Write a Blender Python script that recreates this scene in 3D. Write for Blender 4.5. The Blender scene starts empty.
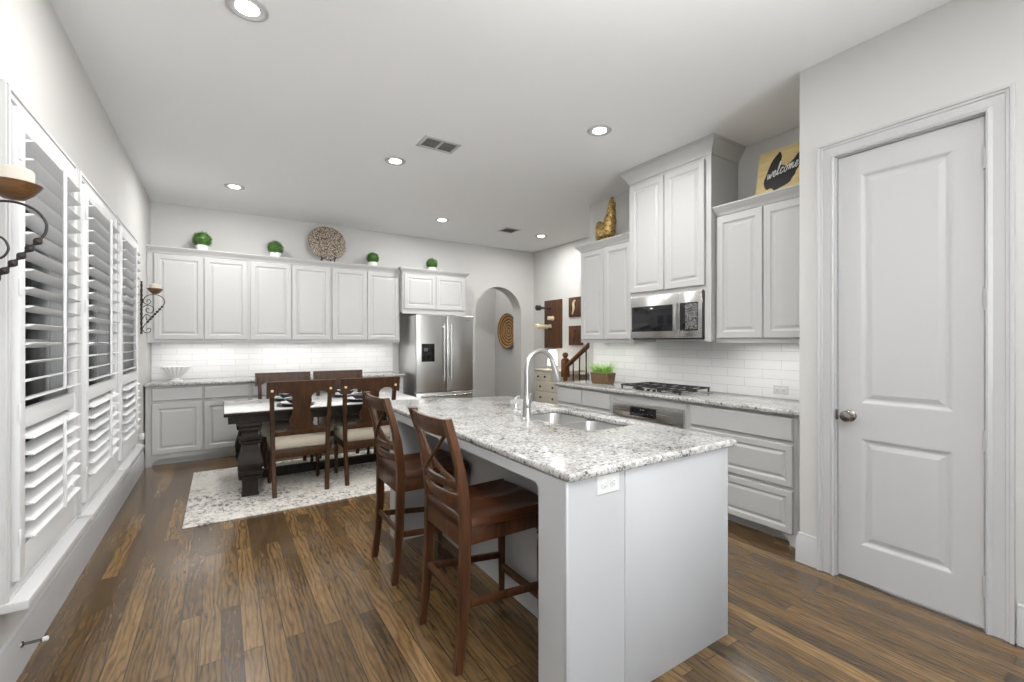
import bpy, bmesh, math, random
from mathutils import Vector, Matrix

S = bpy.context.scene
COL = S.collection
PI = math.pi
random.seed(7)

# ------------------------------------------------------------------ camera, world, exposure
cam = bpy.data.cameras.new('camera'); camo = bpy.data.objects.new('camera', cam); COL.objects.link(camo)
cam.sensor_width = 36.0; cam.lens = 446.0 / 1024 * 36; cam.shift_y = 0.001
camo.location = (0, 0, 1.37); camo.rotation_euler = (PI/2, 0, math.radians(-33.1))
cam.clip_start = 0.02
S.camera = camo
W = bpy.data.worlds.new('world'); S.world = W; W.use_nodes = True
bg = W.node_tree.nodes['Background']; bg.inputs[0].default_value = (0.90, 0.95, 1.0, 1); bg.inputs[1].default_value = 1.0
vs = S.view_settings; vs.view_transform = 'Standard'; vs.look = 'None'; vs.gamma = 1; vs.use_curve_mapping = False
vs.exposure = 0.74
CAN_W, STRIP_W = 13.3, 0.85
H = 3.06                                   # ceiling height

def lamp_area(name, loc, sx, sy, power, color=(1, 1, 1), rot=(0, 0, 0), disk=False, parent=None, spread=PI):
    l = bpy.data.lights.new(name, 'AREA'); l.energy = power; l.color = color; l.spread = spread
    l.shape = 'DISK' if disk else 'RECTANGLE'; l.size = sx
    if not disk: l.size_y = sy
    o = bpy.data.objects.new(name, l); COL.objects.link(o); o.location = loc; o.rotation_euler = rot
    if parent: o.parent = parent
    return o

# strips of light under the wall cabinets, turned on in the photograph
for x0, x1 in ((-0.62, 0.28), (0.31, 1.25), (1.28, 2.18)):
    lamp_area('strip_light', ((x0+x1)/2, 6.66, 1.352), x1-x0-0.1, 0.03, STRIP_W, (1, 0.98, 0.95))
lamp_area('strip_light', (3.62, 3.53, 1.352), 0.03, 0.75, STRIP_W*0.8, (1, 0.98, 0.95))
lamp_area('strip_light', (3.62, 1.78, 1.352), 0.03, 0.72, STRIP_W*0.8, (1, 0.98, 0.95))

lamp_area('bounce_fill', (0.45, -0.5, 1.65), 1.7, 1.4, 72.0, (1, 0.99, 0.98), (math.radians(172), 0, math.radians(0)), spread=math.radians(100))  # added lamp, fills the ceiling from behind the camera
lamp_area('flood_fill', (1.7, -2.2, 1.65), 1.8, 1.5, 23.0, (1, 0.99, 0.98), (math.radians(104), 0, math.radians(10)), spread=math.radians(80))   # added fill lamp behind the camera, aimed at the far cabinets and shutters

sn = bpy.data.lights.new('sun', 'SUN'); sn.energy = 30.0; sn.angle = 0.03; sn.color = (1, 0.96, 0.9)
sno = bpy.data.objects.new('sun', sn); COL.objects.link(sno); sno.rotation_euler = (0, math.radians(-14), math.radians(8))   # high, from the window side

# ------------------------------------------------------------------ materials
MATS = {}
def mat(name, color=(0.8, 0.8, 0.8), rough=0.5, metal=0.0, spec=0.5, emit=None, estr=0.0, coat=0.0):
    m = bpy.data.materials.new(name); m.use_nodes = True
    b = m.node_tree.nodes['Principled BSDF']
    b.inputs['Base Color'].default_value = (*color, 1); b.inputs['Roughness'].default_value = rough
    b.inputs['Metallic'].default_value = metal; b.inputs['Specular IOR Level'].default_value = spec
    b.inputs['Coat Weight'].default_value = coat
    if emit: b.inputs['Emission Color'].default_value = (*emit, 1); b.inputs['Emission Strength'].default_value = estr
    MATS[name] = m; return m

class NT:
    def __init__(s, m): s.t = m.node_tree; s.b = s.t.nodes['Principled BSDF']; s.n = s.t.nodes; s.l = s.t.links
    def add(s, typ, **kw):
        n = s.n.new(typ)
        for k, v in kw.items():
            if k.startswith('i_'):
                key = k[2:].replace('_', ' ')
                n.inputs[int(key) if key.isdigit() else key].default_value = v
            else: setattr(n, k, v)
        return n
    def link(s, a, b): s.l.new(a, b)
    def coords(s, scale=(1, 1, 1), rot=(0, 0, 0), loc=(0, 0, 0), kind='Object'):
        tc = s.add('ShaderNodeTexCoord'); mp = s.add('ShaderNodeMapping')
        mp.inputs['Scale'].default_value = scale; mp.inputs['Rotation'].default_value = rot; mp.inputs['Location'].default_value = loc
        s.link(tc.outputs[kind], mp.inputs[0]); return mp.outputs[0]
    def ramp(s, fac, stops, interp='LINEAR'):
        r = s.add('ShaderNodeValToRGB'); r.color_ramp.interpolation = interp
        e = r.color_ramp.elements
        while len(e) > 1: e.remove(e[-1])
        e[0].position = stops[0][0]; e[0].color = (*stops[0][1], 1)
        for p, c in stops[1:]:
            x = e.new(p); x.color = (*c, 1)
        s.link(fac, r.inputs[0]); return r.outputs[0]
    def mix(s, fac, a, b, mode='MIX'):
        m = s.add('ShaderNodeMix', data_type='RGBA', blend_type=mode)
        for sock, v in ((m.inputs[0], fac), (m.inputs[6], a), (m.inputs[7], b)):
            if hasattr(v, 'node'): s.link(v, sock)
            else: sock.default_value = v if not isinstance(v, tuple) or len(v) == 4 else (*v, 1)
        return m.outputs[2]
    def noise(s, vec, scale, detail=3, rough=0.5, dist=0.0):
        n = s.add('ShaderNodeTexNoise'); n.inputs['Scale'].default_value = scale; n.inputs['Detail'].default_value = detail
        n.inputs['Roughness'].default_value = rough; n.inputs['Distortion'].default_value = dist
        s.link(vec, n.inputs['Vector']); return n.outputs[0]
    def bump(s, h, strength=0.2, dist=0.01):
        b = s.add('ShaderNodeBump'); b.inputs['Strength'].default_value = strength; b.inputs['Distance'].default_value = dist
        s.link(h, b.inputs['Height']); s.link(b.outputs[0], s.b.inputs['Normal'])
    def math(s, op, a, b=0.0, c=None):
        m = s.add('ShaderNodeMath', operation=op)
        for i, v in enumerate((a, b) if c is None else (a, b, c)):
            if hasattr(v, 'node'): s.link(v, m.inputs[i])
            else: m.inputs[i].default_value = v
        return m.outputs[0]

def mat_paint(name, color, rough=0.5, bump=0.05, scale=250):
    m = mat(name, color, rough); t = NT(m); v = t.coords()
    n = t.noise(v, scale, 2); t.bump(n, bump, 0.002); return m
def mat_wood(name, dark, light, rough=0.35, axis=2, scale=1.0, coat=0.25):
    m = mat(name, dark, rough, coat=coat); t = NT(m)
    sc = [14*scale]*3; sc[axis] = 1.6*scale
    v = t.coords(tuple(sc)); n = t.noise(v, 2.2, 5, 0.6, 0.6)
    n2 = t.noise(t.coords(tuple(x*4 for x in sc)), 3.0, 3)
    f = t.math('ADD', t.math('MULTIPLY', n, 0.75), t.math('MULTIPLY', n2, 0.25))
    t.link(t.ramp(f, [(0.32, dark), (0.68, light)]), t.b.inputs['Base Color'])
    t.b.inputs['Coat Roughness'].default_value = 0.15
    t.b.inputs['Specular IOR Level'].default_value = 0.32
    t.bump(n2, 0.05, 0.002); return m
def mat_steel(name, color=(0.62, 0.62, 0.61), rough=0.28, axis=2):
    m = mat(name, color, rough, 1.0); t = NT(m)
    sc = [160]*3; sc[axis] = 0.8
    n = t.noise(t.coords(tuple(sc)), 1.0, 2)
    t.link(t.math('MULTIPLY_ADD', n, 0.08, rough-0.04), t.b.inputs['Roughness'])
    t.bump(n, 0.012, 0.0006); return m

mat_paint('wall_paint', (0.565, 0.56, 0.545), 0.75, 0.12, 180)
mat_paint('ceiling_paint', (0.84, 0.85, 0.86), 0.85, 0.25, 110)
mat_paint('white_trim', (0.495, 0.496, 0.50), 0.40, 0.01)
mat_paint('white_cabinet', (0.485, 0.485, 0.480), 0.45, 0.01)
mat_paint('island_paint', (0.46, 0.472, 0.49), 0.42, 0.01)
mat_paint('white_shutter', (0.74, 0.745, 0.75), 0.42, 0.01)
mat_paint('window_casing', (0.56, 0.56, 0.56), 0.42, 0.01)
mat_paint('shade_black', (0.015, 0.015, 0.015), 0.7)
mat_paint('white_plastic', (0.64, 0.645, 0.65), 0.3, 0.02)
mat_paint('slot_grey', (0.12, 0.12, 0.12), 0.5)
mat_paint('iron', (0.014, 0.010, 0.008), 0.5)
mat_paint('candle_wax', (0.55, 0.51, 0.44), 0.5)
mat_paint('black_matte', (0.018, 0.018, 0.018), 0.45)
mat_paint('black_glass', (0.012, 0.012, 0.014), 0.08, 0.0)
mat_paint('cast_iron', (0.02, 0.02, 0.021), 0.5, 0.2, 400)
mat_paint('ceramic', (0.85, 0.85, 0.84), 0.15, 0.0)
mat_paint('navy_cloth', (0.02, 0.028, 0.06), 0.7, 0.3, 500)
mat_paint('cream_peg', (0.72, 0.62, 0.44), 0.5)
mat_paint('dresser_paint', (0.56, 0.52, 0.43), 0.5)
mat_paint('taupe_paint', (0.28, 0.22, 0.17), 0.5)
mat_paint('shade_cloth', (0.9, 0.87, 0.8), 0.8)
mat_paint('outdoor_ground', (0.66, 0.65, 0.63), 0.9, 0.5, 20)
mat_steel('stainless', (0.66, 0.66, 0.65), 0.30, 2)
mat_steel('stainless_horizontal', (0.60, 0.595, 0.58), 0.26, 1)
mat_steel('brushed_nickel', (0.47, 0.47, 0.465), 0.36, 2)
mat_steel('sink_steel', (0.55, 0.55, 0.54), 0.30, 1)
mat_steel('dark_pewter', (0.30, 0.28, 0.26), 0.22, 2)
mat_steel('chrome', (0.75, 0.75, 0.75), 0.12, 2)
mat_wood('stool_wood', (0.030, 0.0100, 0.0038), (0.105, 0.042, 0.0160), 0.36, 2, 1, 0.10)
mat_wood('stool_seat_wood', (0.032, 0.0095, 0.0035), (0.092, 0.031, 0.011), 0.32, 0, 1, 0.12)
mat_wood('chair_wood', (0.026, 0.0100, 0.0036), (0.078, 0.033, 0.012), 0.42, 2, 1, 0.06)
mat_wood('table_wood', (0.008, 0.0050, 0.0036), (0.022, 0.0135, 0.009), 0.55, 2, 1, 0.0)
mat_wood('sign_wood', (0.60, 0.45, 0.20), (0.76, 0.61, 0.33), 0.6, 1, 1, 0)
mat_wood('rack_wood', (0.045, 0.020, 0.010), (0.12, 0.055, 0.026), 0.5, 2, 1, 0)
mat_wood('rail_wood', (0.075, 0.026, 0.011), (0.20, 0.080, 0.034), 0.35, 1)
mat_wood('bowl_wood', (0.07, 0.032, 0.012), (0.18, 0.09, 0.035), 0.35, 0)
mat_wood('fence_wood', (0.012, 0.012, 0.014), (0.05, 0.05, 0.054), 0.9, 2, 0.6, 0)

m = mat('oak_floor', rough=0.2); t = NT(m)
v = t.coords((1, 1, 1), (0, 0, PI/2))
bk = t.add('ShaderNodeTexBrick', offset=0.37, offset_frequency=2, squash=1.0)
for k, x in (('Color1', (0, 0, 0, 1)), ('Color2', (1, 1, 1, 1)), ('Mortar', (0.5, 0.5, 0.5, 1)), ('Scale', 1.0), ('Mortar Size', 0.0016), ('Mortar Smooth', 0.3),
             ('Bias', 0.0), ('Brick Width', 1.15), ('Row Height', 0.083)): bk.inputs[k].default_value = x
t.link(v, bk.inputs['Vector'])
sep = t.add('ShaderNodeSeparateColor'); t.link(bk.outputs['Color'], sep.inputs[0]); rnd = sep.outputs[0]
tc = t.add('ShaderNodeTexCoord'); cmb = t.add('ShaderNodeCombineXYZ')
for i in range(3): t.link(t.math('MULTIPLY', rnd, (7.3, 31.7, 13.1)[i]), cmb.inputs[i])
off = t.add('ShaderNodeVectorMath', operation='ADD'); t.link(tc.outputs['Object'], off.inputs[0]); t.link(cmb.outputs[0], off.inputs[1])
st = t.add('ShaderNodeVectorMath', operation='MULTIPLY'); st.inputs[1].default_value = (1.0, 0.12, 1.0); t.link(off.outputs[0], st.inputs[0])
wv = t.add('ShaderNodeTexWave', wave_type='BANDS', bands_direction='X', wave_profile='SIN')
for k, x in (('Scale', 13.0), ('Distortion', 20.0), ('Detail', 3.0), ('Detail Scale', 0.8), ('Detail Roughness', 0.6)): wv.inputs[k].default_value = x
t.link(st.outputs[0], wv.inputs['Vector'])
fine = t.noise(st.outputs[0], 90, 4, 0.6)
st2 = t.add('ShaderNodeVectorMath', operation='MULTIPLY'); st2.inputs[1].default_value = (1.0, 0.35, 1.0); t.link(off.outputs[0], st2.inputs[0])
blot = t.noise(st2.outputs[0], 5, 3)
base = t.ramp(rnd, [(0.0, (0.072, 0.044, 0.021)), (0.3, (0.185, 0.114, 0.048)), (0.55, (0.110, 0.069, 0.033)), (0.8, (0.165, 0.105, 0.052)), (1.0, (0.255, 0.160, 0.068))])
grain = t.ramp(wv.outputs[0], [(0.0, (0.52, 0.47, 0.43)), (0.30, (0.82, 0.80, 0.77)), (1.0, (1.02, 1.0, 0.97))])
c1 = t.mix(0.85, base, grain, 'MULTIPLY')
c2 = t.mix(0.5, c1, t.ramp(fine, [(0.3, (0.45, 0.42, 0.4)), (0.7, (1.3, 1.28, 1.25))]), 'MULTIPLY')
c3 = t.mix(0.6, c2, t.ramp(blot, [(0.3, (0.62, 0.60, 0.6)), (0.7, (1.3, 1.28, 1.22))]), 'MULTIPLY')
c4 = t.mix(bk.outputs['Fac'], c3, (0.015, 0.008, 0.004))
t.link(c4, t.b.inputs['Base Color'])
t.link(t.math('MULTIPLY_ADD', fine, 0.12, 0.18), t.b.inputs['Roughness'])
t.b.inputs['Coat Weight'].default_value = 0.45; t.b.inputs['Coat Roughness'].default_value = 0.13
hh = t.math('SUBTRACT', t.math('MULTIPLY', fine, 0.25), bk.outputs['Fac'])
t.bump(hh, 0.18, 0.002)

m = mat('granite', rough=0.12); t = NT(m); v = t.coords()
n1 = t.noise(v, 7, 5, 0.65, 0.6); n2 = t.noise(v, 55, 4, 0.7, 0.6); n3 = t.noise(t.coords(loc=(5, 2, 1)), 95, 3, 0.65); n4 = t.noise(t.coords(loc=(3, 1, 2)), 70, 3, 0.6, 0.4)
cl = t.ramp(n2, [(0.36, (0.22, 0.22, 0.217)), (0.44, (0.37, 0.367, 0.358)), (0.54, (0.52, 0.515, 0.50)), (0.66, (0.64, 0.635, 0.62))])
cl = t.mix(t.ramp(n1, [(0.46, (0, 0, 0)), (0.64, (0.7, 0.7, 0.7))]), cl, (0.35, 0.338, 0.315))
m1 = t.ramp(t.math('ADD', t.math('MULTIPLY', n4, 0.70), t.math('MULTIPLY', n1, 0.30)), [(0.555, (0, 0, 0)), (0.60, (1, 1, 1))])
cl = t.mix(m1, cl, (0.085, 0.085, 0.09))
m2 = t.ramp(n3, [(0.60, (0, 0, 0)), (0.66, (1, 1, 1))]); cl = t.mix(m2, cl, (0.24, 0.225, 0.21))
t.link(cl, t.b.inputs['Base Color'])

m = mat('marble', rough=0.10); t = NT(m); v = t.coords()
n = t.noise(v, 3.0, 6, 0.65, 1.6)
t.link(t.ramp(n, [(0.30, (0.72, 0.72, 0.71)), (0.47, (0.80, 0.80, 0.79)), (0.50, (0.60, 0.58, 0.55)), (0.53, (0.80, 0.80, 0.79)), (0.8, (0.76, 0.74, 0.71))]), t.b.inputs['Base Color'])

def mat_tile(name, rot):
    m = mat(name, rough=0.30, spec=0.4); t = NT(m); v = t.coords((1, 1, 1), rot)
    b = t.add('ShaderNodeTexBrick', offset=0.5)
    for k, x in (('Color1', (0.84, 0.84, 0.835, 1)), ('Color2', (0.80, 0.80, 0.80, 1)), ('Mortar', (0.60, 0.60, 0.60, 1)), ('Scale', 1.0),
                 ('Mortar Size', 0.0022), ('Mortar Smooth', 0.2), ('Brick Width', 0.305), ('Row Height', 0.0762)): b.inputs[k].default_value = x
    t.link(v, b.inputs['Vector']); t.link(b.outputs['Color'], t.b.inputs['Base Color'])
    t.bump(t.math('MULTIPLY', b.outputs['Fac'], -1.0), 0.35, 0.003)
mat_tile('tile_back', (-PI/2, 0, 0))              # brick axes: X along the wall, Y up
mat_tile('tile_range', (PI/2, 0, 0))
# for the wall that faces -X, swing the coordinates so that brick X runs along world Y
tt = MATS['tile_range'].node_tree
mp = [n for n in tt.nodes if n.type == 'MAPPING'][0]
tc = [n for n in tt.nodes if n.type == 'TEX_COORD'][0]
sx = tt.nodes.new('ShaderNodeSeparateXYZ'); cx = tt.nodes.new('ShaderNodeCombineXYZ')
tt.links.new(tc.outputs['Object'], sx.inputs[0]); tt.links.new(sx.outputs[1], cx.inputs[0]); tt.links.new(sx.outputs[2], cx.inputs[1])
bb = [n for n in tt.nodes if n.type == 'TEX_BRICK'][0]; tt.links.new(cx.outputs[0], bb.inputs['Vector'])
tt = MATS['tile_back'].node_tree
tc = [n for n in tt.nodes if n.type == 'TEX_COORD'][0]
sx = tt.nodes.new('ShaderNodeSeparateXYZ'); cx = tt.nodes.new('ShaderNodeCombineXYZ')
tt.links.new(tc.outputs['Object'], sx.inputs[0]); tt.links.new(sx.outputs[0], cx.inputs[0]); tt.links.new(sx.outputs[2], cx.inputs[1])
bb = [n for n in tt.nodes if n.type == 'TEX_BRICK'][0]; tt.links.new(cx.outputs[0], bb.inputs['Vector'])

m = mat('rug_weave', rough=0.95, spec=0.1); t = NT(m); v = t.coords()
n1 = t.noise(t.coords((1, 1.2, 1)), 1.7, 4, 0.6, 0.8); n2 = t.noise(t.coords((1, 0.55, 1)), 42, 4, 0.7, 0.6); n3 = t.noise(v, 10, 4, 0.65, 1.2)
f = t.math('ADD', t.math('MULTIPLY', n2, 0.6), t.math('MULTIPLY', n3, 0.4))
c = t.ramp(f, [(0.38, (0.13, 0.12, 0.12)), (0.45, (0.36, 0.335, 0.315)), (0.51, (0.66, 0.63, 0.585)), (0.62, (0.80, 0.77, 0.72))])
c = t.mix(t.ramp(n1, [(0.44, (0.05, 0.05, 0.05)), (0.60, (0.80, 0.80, 0.80))]), c, (0.77, 0.74, 0.69))
t.link(c, t.b.inputs['Base Color']); t.bump(t.noise(v, 350, 2), 0.5, 0.004)

m = mat('seat_fabric', (0.60, 0.55, 0.46), 0.85, spec=0.3); t = NT(m); n = t.noise(t.coords(), 420, 2)
t.link(t.ramp(n, [(0.3, (0.50, 0.44, 0.35)), (0.7, (0.64, 0.58, 0.48))]), t.b.inputs['Base Color']); t.bump(n, 0.3, 0.002)

m = mat('wicker', rough=0.8); t = NT(m); v = t.coords()
w1 = t.add('ShaderNodeTexWave', bands_direction='Z'); w1.inputs['Scale'].default_value = 26; t.link(v, w1.inputs['Vector'])
w2 = t.add('ShaderNodeTexWave', bands_direction='Y'); w2.inputs['Scale'].default_value = 14; t.link(v, w2.inputs['Vector'])
f = t.math('MULTIPLY', w1.outputs[0], t.math('MULTIPLY_ADD', w2.outputs[0], 0.6, 0.4))
t.link(t.ramp(f, [(0.0, (0.06, 0.03, 0.014)), (0.5, (0.24, 0.14, 0.07)), (1, (0.36, 0.23, 0.13))]), t.b.inputs['Base Color']); t.bump(f, 0.8, 0.006)

m = mat('coil_basket', rough=0.7); t = NT(m); v = t.coords()
w = t.add('ShaderNodeTexWave', wave_type='RINGS', rings_direction='X'); w.inputs['Scale'].default_value = 5.5; w.inputs['Distortion'].default_value = 0.8; t.link(v, w.inputs['Vector'])
n = t.noise(v, 12, 3, 0.6, 1)
f = t.math('ADD', t.math('MULTIPLY', w.outputs[0], 0.5), t.math('MULTIPLY', n, 0.5))
t.link(t.ramp(f, [(0.25, (0.07, 0.030, 0.009)), (0.5, (0.24, 0.12, 0.038)), (0.78, (0.42, 0.25, 0.095))]), t.b.inputs['Base Color']); t.bump(w.outputs[0], 0.6, 0.006)

m = mat('patterned_glaze', rough=0.35); t = NT(m); v = t.coords()
vo = t.add('ShaderNodeTexVoronoi', feature='DISTANCE_TO_EDGE'); vo.inputs['Scale'].default_value = 44; t.link(v, vo.inputs['Vector'])
n = t.noise(v, 30, 3, 0.6, 2.0)
f = t.math('ADD', t.math('MULTIPLY', vo.outputs['Distance'], 0.9), t.math('MULTIPLY', n, 0.55))
t.link(t.ramp(f, [(0.30, (0.055, 0.038, 0.028)), (0.38, (0.22, 0.165, 0.125)), (0.46, (0.47, 0.41, 0.34))]), t.b.inputs['Base Color'])

m = mat('gold_leaf', rough=0.35, metal=0.75); t = NT(m); v = t.coords(); n = t.noise(v, 38, 4, 0.65)
t.link(t.ramp(n, [(0.36, (0.10, 0.055, 0.015)), (0.50, (0.42, 0.28, 0.09)), (0.68, (0.66, 0.50, 0.22))]), t.b.inputs['Base Color']); t.bump(n, 0.8, 0.01)

def mat_leaf(name, a, b):
    m = mat(name, a, 0.55); t = NT(m); n = t.noise(t.coords(), 60, 2)
    t.link(t.ramp(n, [(0.35, a), (0.65, b)]), t.b.inputs['Base Color']); return m
mat_leaf('boxwood', (0.018, 0.065, 0.008), (0.075, 0.19, 0.022))
mat_leaf('grass_blade', (0.20, 0.40, 0.06), (0.42, 0.66, 0.17))

def mat_glass(name, tint=(0.92, 0.96, 0.97)):
    m = bpy.data.materials.new(name); m.use_nodes = True; nt = m.node_tree; nt.nodes.clear()
    out = nt.nodes.new('ShaderNodeOutputMaterial'); mx = nt.nodes.new('ShaderNodeMixShader'); tr = nt.nodes.new('ShaderNodeBsdfTransparent')
    gl = nt.nodes.new('ShaderNodeBsdfGlossy'); fr = nt.nodes.new('ShaderNodeFresnel')
    tr.inputs[0].default_value = (*tint, 1); gl.inputs['Roughness'].default_value = 0.02; fr.inputs[0].default_value = 1.45
    nt.links.new(fr.outputs[0], mx.inputs[0]); nt.links.new(tr.outputs[0], mx.inputs[1]); nt.links.new(gl.outputs[0], mx.inputs[2]); nt.links.new(mx.outputs[0], out.inputs[0])
    MATS[name] = m
mat_glass('window_glass')
mat('lamp_lens', (1, 1, 1), 0.4, emit=(1, 0.97, 0.92), estr=14.0)
mat('lit_shade', (0.9, 0.87, 0.8), 0.8, emit=(1.0, 0.92, 0.80), estr=1.6)
mat('display_glow', (0.02, 0.02, 0.02), 0.2, emit=(0.8, 0.9, 1.0), estr=0.5)
mat('chalk_white', (0.80, 0.80, 0.78), 0.8)

m = mat('keypad', rough=0.25); t = NT(m); n = t.noise(t.coords(), 130, 2)
t.link(t.ramp(n, [(0.50, (0.02, 0.02, 0.02)), (0.58, (0.35, 0.35, 0.35))]), t.b.inputs['Base Color'])

# ------------------------------------------------------------------ mesh helper
class Fr:
    """a work plane: u, v in the plane, n = u x v out of it"""
    def __init__(s, o, U, V): s.o = Vector(o); s.U = Vector(U); s.V = Vector(V); s.N = s.U.cross(s.V)
    def __call__(s, u, v, n=0.0): return s.o + s.U*u + s.V*v + s.N*n
XY = Fr((0, 0, 0), (1, 0, 0), (0, 1, 0))

class MB:
    def __init__(s): s.bm = bmesh.new()
    def _q(s, vs): 
        try: return s.bm.faces.new(vs)
        except ValueError: return None
    def box(s, x0, x1, y0, y1, z0, z1, bev=0.0, seg=2, fr=None):
        b = bmesh.new()
        P = [(x0, y0, z0), (x1, y0, z0), (x1, y1, z0), (x0, y1, z0), (x0, y0, z1), (x1, y0, z1), (x1, y1, z1), (x0, y1, z1)]
        vs_ = [b.verts.new(p) for p in P]
        for f in ((3, 2, 1, 0), (4, 5, 6, 7), (0, 1, 5, 4), (1, 2, 6, 5), (2, 3, 7, 6), (3, 0, 4, 7)): b.faces.new([vs_[i] for i in f])
        if bev > 0: bmesh.ops.bevel(b, geom=b.edges[:], offset=bev, segments=seg, affect='EDGES', profile=0.5)
        s.merge(b, fr); return s
    def merge(s, b, fr=None, M=None):
        mp = {}
        for v in b.verts:
            co = fr(*v.co) if fr else v.co
            if M: co = M @ co
            mp[v] = s.bm.verts.new(co)
        for f in b.faces: s._q([mp[v] for v in f.verts])
        b.free(); return s
    def fbox(s, fr, u0, u1, v0, v1, n0, n1, bev=0.0, seg=2): return s.box(u0, u1, v0, v1, n0, n1, bev, seg, fr)
    def rings(s, loops, cap0=True, cap1=True, closed=True):
        R = [[s.bm.verts.new(p) for p in lp] for lp in loops]
        n = len(R[0])
        for a, b in zip(R, R[1:]):
            for i in range(n if closed else n-1): s._q([a[i], a[(i+1) % n], b[(i+1) % n], b[i]])
        if cap0: s._q(R[0][::-1])
        if cap1: s._q(R[-1])
        return s
    def panel(s, fr, u0, u1, v0, v1, prof, n0=0.0, cap0=True):
        """nested rectangles (inset, height) above the plane: a moulded front"""
        L = [[fr(u0+i, v0+i, n0+h), fr(u1-i, v0+i, n0+h), fr(u1-i, v1-i, n0+h), fr(u0+i, v1-i, n0+h)] for i, h in prof]
        return s.rings(L, cap0, True)
    def prism(s, fr, pts, n0, n1):
        return s.rings([[fr(u, v, n0) for u, v in pts], [fr(u, v, n1) for u, v in pts]])
    def lathe(s, prof, c=(0, 0, 0), n=24, fr=None, square=False, rot=0.0, flute=0.0, nf=0):
        c = Vector(c); L = []
        for r, z in prof:
            if square:
                ring = [Vector((r*a, r*b, z)) for a, b in ((-1, -1), (1, -1), (1, 1), (-1, 1))]
            else:
                ring = []
                for k in range(n):
                    a = 2*PI*k/n + rot; rr = r*(1+flute*math.cos(nf*a)) if nf else r
                    ring.append(Vector((rr*math.cos(a), rr*math.sin(a), z)))
            L.append([(fr(*p) if fr else p) + c for p in ring])
        return s.rings(L)
    def tube(s, pts, r, n=8, caps=True):
        pts = [Vector(p) for p in pts]; m_ = len(pts); rr = r if isinstance(r, (list, tuple)) else [r]*m_
        L = []; up = None
        for i, p in enumerate(pts):
            d = (pts[min(i+1, m_-1)] - pts[max(i-1, 0)]).normalized()
            if up is None: up = d.orthogonal().normalized()
            up = (up - d*up.dot(d)); up = up.normalized() if up.length > 1e-6 else d.orthogonal().normalized()
            w = d.cross(up)
            L.append([p + (up*math.cos(2*PI*k/n) + w*math.sin(2*PI*k/n))*rr[i] for k in range(n)])
        return s.rings(L, caps, caps)
    def sweep_rect(s, pts, sizes, A=(1, 0, 0), B=(0, 1, 0)):
        """rectangular bar through pts; A, B: section axes (or one per point)"""
        L = []
        for i, p in enumerate(pts):
            p = Vector(p); a, b = sizes[i] if isinstance(sizes, list) else sizes
            u = Vector(A[i] if isinstance(A, list) else A)*a/2; w = Vector(B[i] if isinstance(B, list) else B)*b/2
            c = 0.28; 
            L.append([p-u-w*(1-c), p-u*(1-c)-w, p+u*(1-c)-w, p+u-w*(1-c), p+u+w*(1-c), p+u*(1-c)+w, p-u*(1-c)+w, p-u+w*(1-c)])
        return s.rings(L)
    def sweep2(s, path, prof, fr, closed=False):
        """moulding: path in (u, v), profile (offset to the left of travel, height along n), mitred corners"""
        P = [Vector(p).to_2d() if len(p) > 2 else Vector(p) for p in path]; L = []; n = len(P)
        for i, p in enumerate(P):
            d0 = (p-P[i-1]).normalized() if (i > 0 or closed) else None
            d1 = (P[(i+1) % n]-p).normalized() if (i < n-1 or closed) else None
            if d0 is None: d0 = d1
            if d1 is None: d1 = d0
            n0 = Vector((-d0.y, d0.x)); n1 = Vector((-d1.y, d1.x)); mt = (n0+n1); mt = mt/ max(mt.length_squared/2, 1e-6)
            L.append([fr(p.x+mt.x*o, p.y+mt.y*o, h) for o, h in prof])
        if closed: L.append(L[0])
        return s.rings(L, not closed, not closed)
    def sphere(s, c, r, sc=(1, 1, 1), seg=16, rings_=10, M=None):
        b = bmesh.new(); bmesh.ops.create_uvsphere(b, u_segments=seg, v_segments=rings_, radius=r)
        for v in b.verts: v.co = Vector((v.co.x*sc[0], v.co.y*sc[1], v.co.z*sc[2])); v.co = (M @ v.co if M else v.co) + Vector(c)
        return s.merge(b)
    def build(s, name, material, parent=None, smooth=True, angle=35, normals=True, loc=None):
        if normals: bmesh.ops.recalc_face_normals(s.bm, faces=s.bm.faces[:])
        o_ = ORG.get(parent, Vector((0, 0, 0))) if parent else (Vector(loc) if loc is not None else Vector((0, 0, 0)))
        for v in s.bm.verts: v.co -= o_
        me = bpy.data.meshes.new(name); s.bm.to_mesh(me); s.bm.free()
        me.materials.append(MATS[material])
        if smooth:
            me.polygons.foreach_set('use_smooth', [True]*len(me.polygons)); me.set_sharp_from_angle(angle=math.radians(angle))
        o = bpy.data.objects.new(name, me); COL.objects.link(o)
        if parent: o.parent = parent; ORG[o] = o_
        elif loc is not None: o.location = loc; ORG[o] = o_
        return o
ORG = {}
def tag(o, label, cat, group=None, kind=None):
    o['label'] = label; o['category'] = cat
    if group: o['group'] = group
    if kind: o['kind'] = kind
    return o
def thing(name, label, cat, loc=(0, 0, 0), group=None):
    o = bpy.data.objects.new(name, None); COL.objects.link(o); o.location = loc; o.empty_display_size = 0.1
    ORG[o] = Vector(loc); return tag(o, label, cat, group)
def struct(name, mb, m, parent=None, label=None, smooth=True):
    o = mb.build(name, m, parent, smooth)
    if not parent: o['kind'] = 'structure'
    if label: o['label'] = label
    return o
def dup(root, loc, rotz=0.0, label=None, group=None):
    def cp(o, p):
        c = o.copy(); COL.objects.link(c)
        if p: c.parent = p
        for ch in list(o.children): cp(ch, c)
        return c
    r = cp(root, None); r.location = loc; r.rotation_euler = (0, 0, rotz)
    if label: r['label'] = label
    if group: r['group'] = group
    return r
def arc(cx, cy, r, a0, a1, n): return [(cx+r*math.cos(math.radians(a0+(a1-a0)*k/n)), cy+r*math.sin(math.radians(a0+(a1-a0)*k/n))) for k in range(n+1)]
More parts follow.
